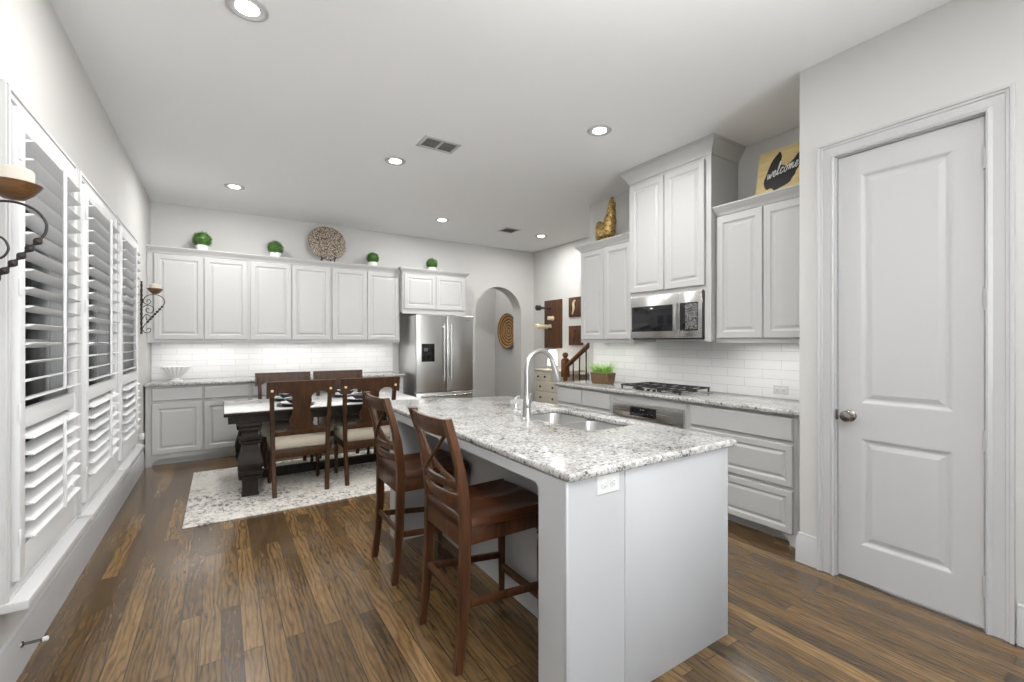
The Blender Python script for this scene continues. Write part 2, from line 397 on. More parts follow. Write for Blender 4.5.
def catmull(P, k=6):
    P = [Vector(p) for p in P]; out = []
    for i in range(len(P)-1):
        a, b, c, d = P[max(i-1, 0)], P[i], P[i+1], P[min(i+2, len(P)-1)]
        for j in range(k):
            x = j/k; out.append(0.5*((2*b)+(c-a)*x+(2*a-5*b+4*c-d)*x*x+(3*b-a-3*c+d)*x**3))
    out.append(P[-1]); return out
def slab_curve(outline, z0, z1, holes=(), bev=0.008):
    """flat slab with rounded edges and holes, as a bmesh, from a filled 2-D curve"""
    cu = bpy.data.curves.new('tmp', 'CURVE'); cu.dimensions = '2D'; cu.fill_mode = 'BOTH'
    for pts in (outline, *holes):
        sp = cu.splines.new('POLY'); sp.points.add(len(pts)-1); sp.use_cyclic_u = True
        for i, p in enumerate(pts): sp.points[i].co = (p[0], p[1], 0, 1)
    cu.extrude = (z1-z0)/2 - bev; cu.bevel_depth = bev; cu.bevel_resolution = 3; cu.offset = -bev
    o = bpy.data.objects.new('tmp', cu); COL.objects.link(o)
    dg = bpy.context.evaluated_depsgraph_get(); me = bpy.data.meshes.new_from_object(o.evaluated_get(dg))
    b = bmesh.new(); b.from_mesh(me)
    for v in b.verts: v.co.z += (z0+z1)/2
    bmesh.ops.remove_doubles(b, verts=b.verts[:], dist=0.0002)
    bpy.data.objects.remove(o); bpy.data.curves.remove(cu); bpy.data.meshes.remove(me); return b
def remeshed(mb, voxel, smooth_it=4):
    """join overlapping solids of a bmesh into one continuous skin"""
    me = bpy.data.meshes.new('tmp'); mb.bm.to_mesh(me); mb.bm.free()
    o = bpy.data.objects.new('tmp', me); COL.objects.link(o)
    r = o.modifiers.new('r', 'REMESH'); r.mode = 'VOXEL'; r.voxel_size = voxel
    sm = o.modifiers.new('s', 'SMOOTH'); sm.iterations = smooth_it; sm.factor = 0.5
    dg = bpy.context.evaluated_depsgraph_get(); m2 = bpy.data.meshes.new_from_object(o.evaluated_get(dg))
    out = MB(); out.bm.from_mesh(m2); bpy.data.objects.remove(o); return out

# ------------------------------------------------------------------ setting
XL, YB, XR, XP, YR = -0.71, 6.84, 3.80, 3.03, 1.355
struct('floor', MB().box(XL-0.08, 5.2, -3.2, 8.6, -0.06, 0), 'oak_floor')
struct('ceiling', MB().box(XL-0.08, 5.2, -3.2, 8.6, H, H+0.08), 'ceiling_paint')
WIN = [(2.397, 3.345), (3.40, 4.425), (4.468, 5.43)]
WZ0, WZ1 = 0.39, 2.337
b = MB(); y = -3.2
for a, c in WIN:
    b.box(XL-0.08, XL, y, a+0.05, 0, H); b.box(XL-0.08, XL, a+0.05, c-0.05, 0, WZ0+0.05); b.box(XL-0.08, XL, a+0.05, c-0.05, WZ1-0.05, H); y = c-0.05
b.box(XL-0.08, XL, y, YB+0.26, 0, H)
struct('wall_left', b, 'wall_paint')
AX0, AX1, AZ = 3.70, 4.66, 2.36
fb = Fr((0, YB, 0), (1, 0, 0), (0, 0, 1))            # faces -Y
r_ = (AX1-AX0)/2
pts = [(XL, 0), (AX0, 0)] + [(x, z) for x, z in arc((AX0+AX1)/2, AZ-r_, r_, 180, 0, 28)] + [(AX1, 0), (5.2, 0), (5.2, H), (XL, H)]
struct('wall_back', MB().prism(fb, pts, -0.26, 0), 'wall_paint')
struct('wall_range', MB().box(XR, 4.02, YR-0.1, 4.08, 0, H), 'wall_paint')
struct('wall_return', MB().box(XP+0.12, XR, YR-0.1, YR, 0, H), 'wall_paint')
DY0, DY1, DZ = 0.54, 1.16, 2.455
b = MB(); b.box(XP, XP+0.12, DY1, YR, 0, H); b.box(XP, XP+0.12, -3.2, DY0, 0, H); b.box(XP, XP+0.12, DY0, DY1, DZ, H)
struct('wall_pantry', b, 'wall_paint')
struct('wall_stair', MB().box(4.95, 5.1, 2.0, YB, 0, H), 'wall_paint')
b = MB(); b.box(3.2, 4.75, 7.92, 8.05, 0, H); b.box(4.75, 4.9, YB+0.26, 8.05, 0, H); b.box(3.05, 3.2, YB+0.26, 8.05, 0, H)
struct('wall_hall', b, 'wall_paint')
b = MB(); b.box(XL-0.15, -0.5, -3.35, -3.2, 0, H); b.box(2.85, XP+0.12, -3.35, -3.2, 0, H); b.box(-0.5, 2.85, -3.35, -3.2, 2.85, H)
struct('wall_rear', b, 'wall_paint')
w = struct('window_4', MB().sweep2([(-0.5, 0.0), (-0.5, 2.85), (2.85, 2.85), (2.85, 0.0)], [(-0.06, -0.10), (0.09, -0.10), (0.09, 0.02), (-0.06, 0.02)], Fr((0, -3.2, 0), (1, 0, 0), (0, 0, 1))), 'white_trim')  # unseen opening, added and widened to let sky light into the room
struct('pane', MB().box(-0.45, 2.8, -3.29, -3.284, 0.0, 2.81), 'window_glass', w)

# baseboards
BP = [(0, 0), (0.016, 0), (0.016, 0.135), (0.013, 0.142), (0.013, 0.155), (0.008, 0.163), (0.008, 0.178), (0.0, 0.187)]
def base(name, path): struct(name, MB().sweep2(path, [(-o, h) for o, h in BP], XY), 'white_trim')
base('baseboard_left', [(XL, -3.2), (XL, 6.20)])
base('baseboard_pantry', [(3.22, YR), (XP, YR), (XP, 1.252)])
base('baseboard_right', [(XP, 0.442), (XP, -3.2)])
base('baseboard_back', [(3.30, YB), (AX0, YB), (AX0, YB+0.26)])
base('baseboard_stair', [(4.95, 6.84), (4.95, 5.05)])
base('baseboard_hall', [(3.2, 7.92), (4.75, 7.92), (4.75, 7.10)])

# pantry door, its casing, hinges and knob
fp = Fr((XP, 0, 0), (0, -1, 0), (0, 0, 1))            # faces -X, u = -y
CP = [(0.0, 0), (0.0, 0.020), (0.008, 0.024), (0.018, 0.016), (0.022, 0.012), (0.060, 0.012), (0.064, 0.018), (0.074, 0.018), (0.078, 0.025), (0.090, 0.025), (0.092, 0.0)]
d = struct('door_1', MB().sweep2([(-DY1, 0), (-DY1, DZ), (-DY0, DZ), (-DY0, 0)], CP, fp), 'white_trim')
b = MB(); b.box(XP-0.0, XP+0.12, DY1-0.006, DY1+0.0, 0, DZ); b.box(XP, XP+0.12, DY0, DY0+0.006, 0, DZ); b.box(XP, XP+0.12, DY0, DY1, DZ-0.006, DZ)
struct('door_frame', b, 'white_trim', d)
leaf = MB(); fd = Fr((XP+0.012, 0, 0), (0, -1, 0), (0, 0, 1)); u0, u1 = -(DY1-0.010), -(DY0+0.010); st = 0.108
zs = [0.012, 0.215, 0.825, 1.02, 2.325, DZ-0.010]
leaf.fbox(fd, u0, u0+st, zs[0], zs[5], -0.035, 0); leaf.fbox(fd, u1-st, u1, zs[0], zs[5], -0.035, 0)
for a, c in ((0, 1), (2, 3), (4, 5)): leaf.fbox(fd, u0+st, u1-st, zs[a], zs[c], -0.035, 0)
for a, c in ((1, 2), (3, 4)): leaf.panel(fd, u0+st, u1-st, zs[a], zs[c], [(0, -0.03), (0, 0), (0.006, -0.001), (0.020, -0.010), (0.030, -0.011), (0.055, -0.003)])
lf = struct('door_leaf', leaf, 'white_trim', d, smooth=False)
for z in (0.215, 0.90, 1.57, 2.24):
    hb = MB(); hb.fbox(fp, u1-0.003, u1+0.022, z-0.05, z+0.05, -0.004, 0.003, 0.001); hb.lathe([(0.006, z-0.05), (0.006, z+0.05)], (0, 0, 0), 10, Fr(fp(u1+0.006, 0, 0.006), (1, 0, 0), (0, 1, 0)))
    struct('hinge', hb, 'white_trim', d)
fk = Fr((XP+0.012, 1.092, 0.945), (0, 1, 0), (0, 0, -1))   # n = -X
kb = MB().lathe([(0.0, 0.0), (0.033, 0.0), (0.033, 0.006), (0.026, 0.010), (0.012, 0.013), (0.011, 0.030), (0.020, 0.036), (0.030, 0.048), (0.031, 0.058), (0.026, 0.067), (0.012, 0.072), (0.0, 0.073)], (0, 0, 0), 24, fk)
kn = struct('door_knob', kb, 'dark_pewter', lf); kn['label'] = 'dark pewter round knob'
struct('strike_plate', MB().box(XP-0.004, XP+0.02, DY1-0.012, DY1-0.0005, 0.915, 0.975, 0.002), 'dark_pewter', d)

# windows with plantation shutters in the left wall
fl = Fr((XL, 0, 0), (0, 1, 0), (0, 0, 1))             # faces +X, u = y
def louver_bank(fr_, u0, u1, z0, z1, n, wid, tilt, cx):
    mb = MB(); t_ = math.radians(tilt)
    for k in range(n):
        z = z0 + (z1-z0)*(k+0.5)/n; prof = []
        for j in range(12):
            a = 2*PI*j/12; px, pz = wid/2*math.cos(a), 0.0055*math.sin(a)
            prof.append((px*math.cos(t_)-pz*math.sin(t_), px*math.sin(t_)+pz*math.cos(t_)))
        mb.rings([[fr_(uu, z+pz, cx+px) for px, pz in prof] for uu in (u0, u1)])
    return mb
names = ['white plantation shutter nearest the camera beside the candle sconce', 'white plantation shutter in the middle of the three left windows', 'white plantation shutter of the window nearest the back cabinets']
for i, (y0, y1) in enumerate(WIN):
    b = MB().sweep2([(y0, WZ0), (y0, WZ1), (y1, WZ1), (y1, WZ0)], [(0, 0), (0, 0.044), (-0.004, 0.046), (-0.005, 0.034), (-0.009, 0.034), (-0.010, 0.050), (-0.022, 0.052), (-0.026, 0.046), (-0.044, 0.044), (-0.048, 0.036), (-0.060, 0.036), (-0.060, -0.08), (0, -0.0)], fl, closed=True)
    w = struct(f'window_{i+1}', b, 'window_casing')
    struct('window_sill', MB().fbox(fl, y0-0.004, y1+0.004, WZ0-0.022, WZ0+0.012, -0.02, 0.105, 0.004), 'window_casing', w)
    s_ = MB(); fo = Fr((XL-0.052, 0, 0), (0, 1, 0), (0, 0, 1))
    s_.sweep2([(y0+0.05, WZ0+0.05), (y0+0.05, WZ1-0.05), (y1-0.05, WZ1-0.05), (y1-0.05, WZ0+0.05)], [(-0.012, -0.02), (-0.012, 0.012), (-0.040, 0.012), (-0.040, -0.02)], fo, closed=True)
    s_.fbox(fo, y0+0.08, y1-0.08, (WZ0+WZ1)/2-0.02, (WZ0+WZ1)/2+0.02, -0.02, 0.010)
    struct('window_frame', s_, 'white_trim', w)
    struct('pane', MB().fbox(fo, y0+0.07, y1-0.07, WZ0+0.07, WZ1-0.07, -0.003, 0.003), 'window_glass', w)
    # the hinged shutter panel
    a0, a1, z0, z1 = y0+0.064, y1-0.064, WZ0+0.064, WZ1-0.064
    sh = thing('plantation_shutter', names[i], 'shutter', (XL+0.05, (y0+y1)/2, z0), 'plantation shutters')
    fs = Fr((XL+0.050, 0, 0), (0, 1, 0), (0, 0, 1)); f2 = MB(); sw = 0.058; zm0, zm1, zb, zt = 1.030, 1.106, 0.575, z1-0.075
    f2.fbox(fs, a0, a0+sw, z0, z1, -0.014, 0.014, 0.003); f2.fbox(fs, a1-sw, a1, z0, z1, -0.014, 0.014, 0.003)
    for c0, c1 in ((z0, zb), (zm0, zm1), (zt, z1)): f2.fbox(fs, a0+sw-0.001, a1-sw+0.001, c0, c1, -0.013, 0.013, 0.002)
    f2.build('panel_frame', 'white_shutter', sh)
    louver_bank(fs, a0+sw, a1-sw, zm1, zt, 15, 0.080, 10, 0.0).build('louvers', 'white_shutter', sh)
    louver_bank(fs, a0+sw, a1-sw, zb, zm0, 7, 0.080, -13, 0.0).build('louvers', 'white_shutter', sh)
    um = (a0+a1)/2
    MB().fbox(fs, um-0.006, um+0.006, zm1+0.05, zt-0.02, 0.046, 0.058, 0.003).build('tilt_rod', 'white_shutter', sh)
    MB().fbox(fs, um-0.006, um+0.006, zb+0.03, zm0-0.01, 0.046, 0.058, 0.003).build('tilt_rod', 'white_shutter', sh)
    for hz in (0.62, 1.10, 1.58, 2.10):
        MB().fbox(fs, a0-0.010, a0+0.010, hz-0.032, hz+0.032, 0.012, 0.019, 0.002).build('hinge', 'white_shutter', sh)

# the side yard seen through the louvers
struct('ground_outside', MB().box(-9, XL-0.08, -4, 22, -0.25, -0.15), 'outdoor_ground')
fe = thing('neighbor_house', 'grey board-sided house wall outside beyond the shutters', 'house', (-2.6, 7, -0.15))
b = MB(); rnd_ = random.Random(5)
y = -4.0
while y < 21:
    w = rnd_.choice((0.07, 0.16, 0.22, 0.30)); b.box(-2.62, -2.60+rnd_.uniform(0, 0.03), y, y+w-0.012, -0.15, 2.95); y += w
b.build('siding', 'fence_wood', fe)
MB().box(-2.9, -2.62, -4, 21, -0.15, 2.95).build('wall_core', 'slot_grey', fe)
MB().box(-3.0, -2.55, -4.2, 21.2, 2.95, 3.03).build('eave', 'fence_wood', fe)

# tiled splashbacks
struct('wall_tile_back', MB().box(-0.70, 2.235, YB-0.009, YB, 0.914, 1.40), 'tile_back')
struct('wall_tile_range', MB().box(XR-0.009, XR, YR, 4.00, 0.914, 1.84), 'tile_range')

# ------------------------------------------------------------------ cabinets
RAISED = [(0, 0), (0, 0.016), (0.004, 0.020), (0.052, 0.020), (0.056, 0.016), (0.066, 0.011), (0.074, 0.011), (0.092, 0.018)]
DRAWER = [(0, 0), (0, 0.014), (0.008, 0.020)]
RDRAWER = [(0, 0), (0, 0.016), (0.004, 0.020), (0.040, 0.020), (0.044, 0.016), (0.052, 0.011), (0.058, 0.011), (0.074, 0.018)]
CROWN = [(0, 0), (0.008, 0), (0.010, 0.012), (0.022, 0.030), (0.040, 0.046), (0.046, 0.060), (0.052, 0.062), (0.052, 0.074), (0, 0.074)]
BIGCROWN = [(0, 0), (0.010, 0), (0.012, 0.020), (0.030, 0.050), (0.052, 0.085), (0.061, 0.105), (0.071, 0.110), (0.071, 0.130), (0, 0.130)]
def fronts(root, fr, items, m='white_cabinet'):
    for kind, u0, u1, v0, v1 in items:
        g = 0.004
        nm, pf = {'door': ('door', RAISED), 'slab': ('drawer_front', DRAWER), 'raised': ('drawer_front', RDRAWER)}[kind]
        MB().panel(fr, u0+g, u1-g, v0+g, v1-g, pf, 0.0015).build(nm, m, root, smooth=False)
def crown(root, fr, u0, u1, z, depth, prof, left=True, right=True):
    path = ([(u0, -depth if left is True else -left)] if left else []) + [(u0, 0), (u1, 0)] + ([(u1, -depth)] if right else [])
    p = Fr(fr.o + fr.V*z, fr.U, fr.N)         # u, n plane; lift must go up
    p.N = fr.V.copy()
    MB().sweep2(path, prof, p).build('crown_molding', 'white_cabinet', root)
def wall_cab(name, label, fr, u0, u1, v0, v1, depth, items, cr=None, group=None, carcass_top=None):
    root = thing(name, label, 'cabinet', fr((u0+u1)/2, v0, -depth/2), group)
    b = MB(); b.fbox(fr, u0, u1, v0, v1, -depth, 0); b.fbox(fr, u0, u1, v0-0.022, v0, -0.02, 0.0)
    b.build('carcass', 'white_cabinet', root)
    fronts(root, fr, items)
    if cr: crown(root, fr, u0, u1, cr[0], depth, cr[1], cr[2], cr[3])
    return root
FB = Fr((0, 6.51, 0), (1, 0, 0), (0, 0, 1))           # back wall cabinets face -Y
UZ0, UZ1 = 1.385, 2.40
xb = [-0.66, -0.175, 0.293, 0.775, 1.267, 1.755, 2.235]
lab = ['two-door white wall cabinet over the back counter, next to the shutters', 'two-door white wall cabinet under the patterned plate, middle of the back wall row', 'two-door white wall cabinet over the back counter, next to the fridge cabinet']
for i in range(3):
    a, m_, c = xb[2*i], xb[2*i+1], xb[2*i+2]; u0 = XL+0.003 if i == 0 else a
    wall_cab('wall_cabinet', lab[i], FB, u0, c, UZ0, UZ1, 0.325, [('door', a+0.012, m_, UZ0+0.012, UZ1-0.012), ('door', m_, c-0.012, UZ0+0.012, UZ1-0.012)],
             (UZ1-0.004, CROWN, False, False), 'wall cabinets on the back wall')
FF = Fr((0, 6.40, 0), (1, 0, 0), (0, 0, 1))
wall_cab('fridge_cabinet', 'short two-door white cabinet above the steel refrigerator', FF, 2.24, 3.285, 1.815, 2.40, 0.435,
         [('door', 2.262, 2.765, 1.865, 2.385), ('door', 2.765, 3.262, 1.865, 2.385)], (2.396, CROWN, 0.057, True))
FRU = Fr((3.47, 0, 0), (0, -1, 0), (0, 0, 1))         # range wall cabinets face -X, u = -y
wall_cab('wall_cabinet', 'two-door white wall cabinet under the gold hen, left of the tall one', FRU, -3.868, -3.085, UZ0, UZ1, 0.325,
         [('door', -3.85, -3.485, UZ0+0.012, UZ1-0.012), ('door', -3.485, -3.10, UZ0+0.012, UZ1-0.012)], (UZ1-0.004, CROWN, True, False))
wall_cab('wall_cabinet', 'two-door white wall cabinet under the welcome sign, beside the pantry wall', FRU, -2.195, -1.362, UZ0, UZ1+0.02, 0.325,
         [('door', -2.18, -1.80, UZ0+0.012, UZ1+0.005), ('door', -1.80, -1.375, UZ0+0.012, UZ1+0.005)], (UZ1+0.016, CROWN, False, False))
FT = Fr((3.405, 0, 0), (0, -1, 0), (0, 0, 1))
wall_cab('tall_wall_cabinet', 'tallest white wall cabinet reaching the ceiling above the microwave', FT, -3.083, -2.197, 1.825, 2.97, 0.39,
         [('door', -3.06, -2.655, 1.845, 2.905), ('door', -2.655, -2.245, 1.845, 2.905)], (2.93, BIGCROWN, True, True))
b = MB(); b.fbox(FT, -3.083, -3.070, UZ0-0.01, 1.8025, -0.39, -0.0005)
tall = bpy.data.objects['tall_wall_cabinet']; b.build('side_panel', 'white_cabinet', tall)
MB().fbox(FT, -2.255, -2.198, UZ0-0.01, 1.8025, -0.39, -0.0005).fbox(FT, -2.255, -2.198, 1.8025, 1.8248, -0.39, -0.0205).build('side_panel', 'white_cabinet', tall)

def base_cab(name, label, fr, u0, u1, depth, items, group=None, foot=(False, False), top=0.880):
    root = thing(name, label, 'cabinet', fr((u0+u1)/2, 0, -depth/2), group)
    b = MB(); b.fbox(fr, u0, u1, 0.10, top, -depth, 0); b.build('carcass', 'white_cabinet', root)
    MB().fbox(fr, u0, u1, 0.0, 0.10, -depth, -0.07).build('toe_kick', 'white_cabinet', root)
    fronts(root, fr, items)
    pl, r = [], 0.05
    if foot[0]: pl += [(u0, 0), (u0+0.055, 0)] + [(u0+0.055+0.085-0.085*math.cos(math.radians(a)), 0.075*math.sin(math.radians(a))) for a in range(0, 91, 15)]
    else: pl += [(u0, 0.075)]
    if foot[1]: pl += [(u1-0.055-0.085+0.085*math.cos(math.radians(a)), 0.075*math.sin(math.radians(a))) for a in range(90, -1, -15)] + [(u1-0.055, 0), (u1, 0)]
    else: pl += [(u1, 0.075)]
    pl += [(u1, 0.112), (u0, 0.112)]
    MB().prism(fr, pl, -0.018, 0.0012).build('base_skirt', 'white_cabinet', root)
    return root
FBB = Fr((0, 6.255, 0), (1, 0, 0), (0, 0, 1))
lab = ['white base cabinet under the fluted bowl, next to the shutters', 'white base cabinet behind the near end of the dining table', 'white base cabinet behind the dining chairs, beside the refrigerator']
for i in range(3):
    a, m_, c = xb[2*i], xb[2*i+1], xb[2*i+2]; u0 = XL+0.017 if i == 0 else a
    c = 2.20 if i == 2 else c
    it = []
    for p, q in ((a+0.012, m_), (m_, c-0.012)): it += [('slab', p+0.006, q-0.006, 0.715, 0.862), ('door', p+0.006, q-0.006, 0.125, 0.690)]
    base_cab('base_cabinet', lab[i], FBB, u0, c, 0.58, it, 'base cabinets on the back wall', (i == 0, i == 2))
FRB = Fr((3.205, 0, 0), (0, -1, 0), (0, 0, 1))
base_cab('base_cabinet', 'white base cabinet under the potted grass, far end of the range counter', FRB, -3.96, -3.125, 0.59,
         [('slab', -3.95, -3.545, 0.70, 0.862), ('slab', -3.545, -3.135, 0.70, 0.862), ('door', -3.95, -3.545, 0.125, 0.675), ('door', -3.545, -3.135, 0.125, 0.675)], None, (True, False))
base_cab('oven_cabinet', 'white base cabinet that houses the steel oven below the cooktop', FRB, -3.123, -2.28, 0.59,
         [('raised', -3.11, -2.295, 0.125, 0.40)], None)
base_cab('drawer_cabinet', 'white three-drawer base cabinet beside the pantry wall', FRB, -2.278, -1.438, 0.59,
         [('slab', -2.245, -1.465, 0.700, 0.862), ('raised', -2.245, -1.465, 0.392, 0.682), ('raised', -2.245, -1.465, 0.080, 0.374)], None, (False, True))

MB().fbox(FRB, -1.4375, -1.358, 0, 0.88, -0.59, -0.022).build('filler_panel', 'white_cabinet', bpy.data.objects['drawer_cabinet'])
# built-in oven: only its steel control panel clears the island
ov = thing('built_in_oven', 'stainless built-in oven with black display under the cooktop', 'oven', FRB(-2.70, 0.42, 0.01))
MB().fbox(FRB, -3.09, -2.30, 0.41, 0.665, 0.002, 0.022, 0.003).build('oven_door', 'stainless_horizontal', ov)
MB().fbox(FRB, -3.09, -2.30, 0.675, 0.812, 0.002, 0.026, 0.004).build('control_panel', 'stainless_horizontal', ov)
ds = MB().fbox(FRB, -2.87, -2.575, 0.695, 0.780, 0.026, 0.029, 0.001).build('display', 'black_glass', ov)
b = MB()
for k in range(5): b.fbox(FRB, -2.83+k*0.05, -2.81+k*0.05, 0.722, 0.726, 0.029, 0.0295)
b.fbox(FRB, -2.745, -2.70, 0.752, 0.762, 0.029, 0.0295); b.build('readout', 'keypad', ds)
b = MB().tube([FRB(-3.0, 0.61, 0.05), FRB(-2.40, 0.61, 0.05)], 0.010, 10); b.fbox(FRB, -2.98, -2.96, 0.60, 0.62, 0.02, 0.05); b.fbox(FRB, -2.44, -2.42, 0.60, 0.62, 0.02, 0.05)
b.build('handle', 'stainless_horizontal', ov)

# worktops
def rect(x0, x1, y0, y1, r=0.01, n=4):
    return arc(x1-r, y0+r, r, -90, 0, n) + arc(x1-r, y1-r, r, 0, 90, n) + arc(x0+r, y1-r, r, 90, 180, n) + arc(x0+r, y0+r, r, 180, 270, n)
def worktop(label, x0, x1, y0, y1, holes=(), bev=0.012):
    b = MB(); b.merge(slab_curve(rect(x0, x1, y0, y1, 0.012), 0.8805, 0.914, holes, bev))
    o = b.build('worktop', 'granite', loc=((x0+x1)/2, (y0+y1)/2, 0.8805)); return tag(o, label, 'countertop')
worktop('speckled grey granite counter along the back wall', XL+0.002, 2.21, 6.205, YB-0.010)
worktop('speckled grey granite counter on the range wall under the cooktop', 3.165, XR-0.010, YR+0.004, 4.00)

# ------------------------------------------------------------------ island
IX0, IX1, IY0, IY1, PX = 1.008, 1.985, 1.20, 3.14, 1.315
SK = (1.565, 1.945, 1.70, 2.42)
isl = thing('kitchen_island', 'white kitchen island with overhang for stools and granite top', 'island', ((IX0+IX1)/2, (IY0+IY1)/2, 0))
b = MB(); b.box(PX, IX1, IY0+0.012, IY1, 0, 0.655); b.box(PX, SK[0]-0.03, IY0+0.012, IY1, 0.655, 0.880); b.box(SK[1]+0.02, IX1, IY0+0.012, IY1, 0.655, 0.880)
b.box(SK[0]-0.03, SK[1]+0.02, IY0+0.012, SK[2]-0.03, 0.655, 0.880); b.box(SK[0]-0.03, SK[1]+0.02, SK[3]+0.03, IY1, 0.655, 0.880)
b.build('carcass', 'island_paint', isl)
b = MB(); b.box(IX0+0.012, PX-0.010, IY0+0.003, IY0+0.012, 0, 0.880, 0.0); b.box(PX-0.004, IX1-0.008, IY0, IY0+0.012, 0, 0.880, 0.002)
b.box(PX-0.014, PX-0.002, IY0-0.0015, IY0+0.012, 0, 0.880, 0.003); b.box(IX0, IX0+0.014, IY0-0.002, IY0+0.012, 0, 0.880, 0.003); b.box(IX1-0.010, IX1+0.003, IY0-0.002, IY0+0.012, 0, 0.880, 0.002)
b.build('end_panel', 'island_paint', isl)
# post, header with rounded corners, far post: one frame under the overhang
fi = Fr((IX0, 0, 0), (0, -1, 0), (0, 0, 1)); ya, yb_, rr = -(IY0+0.162), -(IY1-0.15), 0.032
pts = [(-IY0-0.012, 0), (-IY0-0.012, 0.880), (-IY1, 0.880), (-IY1, 0), (yb_, 0), (yb_, 0.836-rr)] + arc(yb_+rr, 0.836-rr, rr, 180, 90, 6)[1:] + arc(ya-rr, 0.836-rr, rr, 90, 0, 6) + [(ya, 0)]
MB().prism(fi, pts, -0.022, 0).build('apron_frame', 'island_paint', isl)
MB().box(IX0+0.022, PX, IY0+0.012, IY0+0.162, 0, 0.880).build('post', 'island_paint', isl); MB().box(IX0+0.022, PX, IY1-0.15, IY1, 0, 0.880).build('post', 'island_paint', isl)
sr = lambda x0, x1, y0, y1, r: rect(x0, x1, y0, y1, r, 8)
top = MB(); top.merge(slab_curve([(x, y + (0.30*(2.042-x) if y > 2.5 else 0)) for x, y in rect(IX0-0.004, 2.042, IY0-0.022, IY1+0.04, 0.02)], 0.8805, 0.914, [sr(SK[0], SK[1], SK[2], SK[3], 0.07)], 0.012))
tag(top.build('worktop', 'granite', loc=(1.5, 2.3, 0.8805)), 'speckled grey granite counter on the island around the sink', 'countertop')

sink = thing('undermount_sink', 'double-bowl stainless sink set into the island counter', 'sink', ((SK[0]+SK[1])/2, (SK[2]+SK[3])/2, 0.67))
def bowl(y0, y1):
    mb = MB(); x0, x1 = SK[0]-0.004, SK[1]+0.004; L = []
    for ins, z, r in ((-0.012, 0.8795, 0.075), (0.0, 0.8795, 0.07), (0.003, 0.872, 0.066), (0.008, 0.73, 0.062), (0.018, 0.705, 0.055), (0.045, 0.690, 0.04), (0.14, 0.686, 0.03)):
        L.append([Vector((x, y, z)) for x, y in rect(x0+ins, x1-ins, y0+ins, y1-ins, min(r, (y1-y0)/2-ins-0.001), 6)])
    mb.rings(L, False, True); return mb
ym = 2.075
for y0, y1 in ((SK[2]-0.004, ym-0.012), (ym+0.012, SK[3]+0.004)):
    p = bowl(y0, y1).build('basin', 'sink_steel', sink, normals=False)
    MB().lathe([(0.0, 0.6868), (0.034, 0.6868), (0.040, 0.689), (0.043, 0.6872)], ((SK[0]+SK[1])/2, (y0+y1)/2, 0), 20).build('drain', 'chrome', p)

fc = thing('faucet', 'tall brushed nickel gooseneck faucet beside the sink', 'faucet', (1.515, 2.165, 0.914))
b = MB().lathe([(0.0, 0.914), (0.032, 0.914), (0.032, 0.922), (0.026, 0.930), (0.024, 1.0), (0.020, 1.03), (0.0145, 1.05), (0.0, 1.05)], (1.515, 2.165, 0), 24); b.build('base', 'brushed_nickel', fc)
P = [(1.515, 2.165, 1.02), (1.515, 2.165, 1.10), (1.515, 2.165, 1.212)] + [(1.515+0.10-0.10*math.cos(math.radians(a)), 2.165, 1.212+0.105*math.sin(math.radians(a))) for a in range(15, 156, 10)]
MB().tube(P, 0.0145, 14).build('spout', 'brushed_nickel', fc)
q = Vector(P[-1]); dr = Vector((0.34, 0, -0.94)).normalized()
MB().tube([q-dr*0.005, q+dr*0.03, q+dr*0.075, q+dr*0.125, q+dr*0.14], [0.0155, 0.0165, 0.019, 0.022, 0.019], 14).build('spray_head', 'brushed_nickel', fc)
MB().tube([(1.515, 2.165, 0.99), (1.50, 2.115, 0.995), (1.49, 2.09, 1.03), (1.48, 2.075, 1.075)], [0.012, 0.010, 0.008, 0.007], 10).build('lever', 'brushed_nickel', fc)
sd = thing('soap_dispenser', 'small chrome soap dispenser on the island behind the faucet', 'soap dispenser', (1.66, 2.50, 0.914))
MB().lathe([(0, 0.914), (0.024, 0.914), (0.020, 0.922), (0.013, 0.930), (0.011, 0.955), (0.006, 0.960), (0.006, 0.980), (0, 0.982)], (1.66, 2.50, 0), 18).build('base', 'chrome', sd)
MB().tube([(1.66, 2.50, 0.975), (1.655, 2.502, 0.99), (1.67, 2.497, 1.004), (1.695, 2.49, 1.004)], [0.006, 0.006, 0.005, 0.004], 10).build('nozzle', 'chrome', sd)

# wall outlets
def outlet(name, label, fr, u, v, horiz=True, group=None):
    w_, h_ = (0.118, 0.074) if horiz else (0.074, 0.118)
    root = thing(name, label, 'outlet', fr(u, v, 0))
    MB().panel(fr, u-w_/2, u+w_/2, v-h_/2, v+h_/2, [(0, 0), (0, 0.002), (0.004, 0.006)], 0.0003).build('cover_plate', 'white_plastic', root)
    for s_ in (-1, 1):
        cu, cv = (u+s_*0.024, v) if horiz else (u, v+s_*0.024)
        p = MB().lathe([(0.0175, 0.0055), (0.0175, 0.0075), (0.016, 0.0085), (0, 0.0085)], (0, 0, 0), 18, Fr(fr(cu, cv, 0), fr.U, fr.V)).build('socket', 'white_plastic', root)
        b = MB()
        for t_ in (-0.006, 0.006):
            a, c = (cu, cv+t_) if horiz else (cu+t_, cv)
            if horiz: b.fbox(fr, a-0.001, a+0.006, c-0.0012, c+0.0012, 0.0082, 0.0088)
            else: b.fbox(fr, a-0.0012, a+0.0012, c-0.001, c+0.006, 0.0082, 0.0088)
        b.lathe([(0.0024, 0.0082), (0.0024, 0.0088), (0, 0.0088)], (0, 0, 0), 8, Fr(fr(cu-(0.008 if horiz else 0), cv-(0 if horiz else 0.008), 0), fr.U, fr.V))
        b.build('slots', 'slot_grey', p)
    return root
outlet('wall_outlet', 'white double outlet on the end of the kitchen island', Fr((0, IY0+0.004, 0), (1, 0, 0), (0, 0, 1)), 1.212, 0.842)
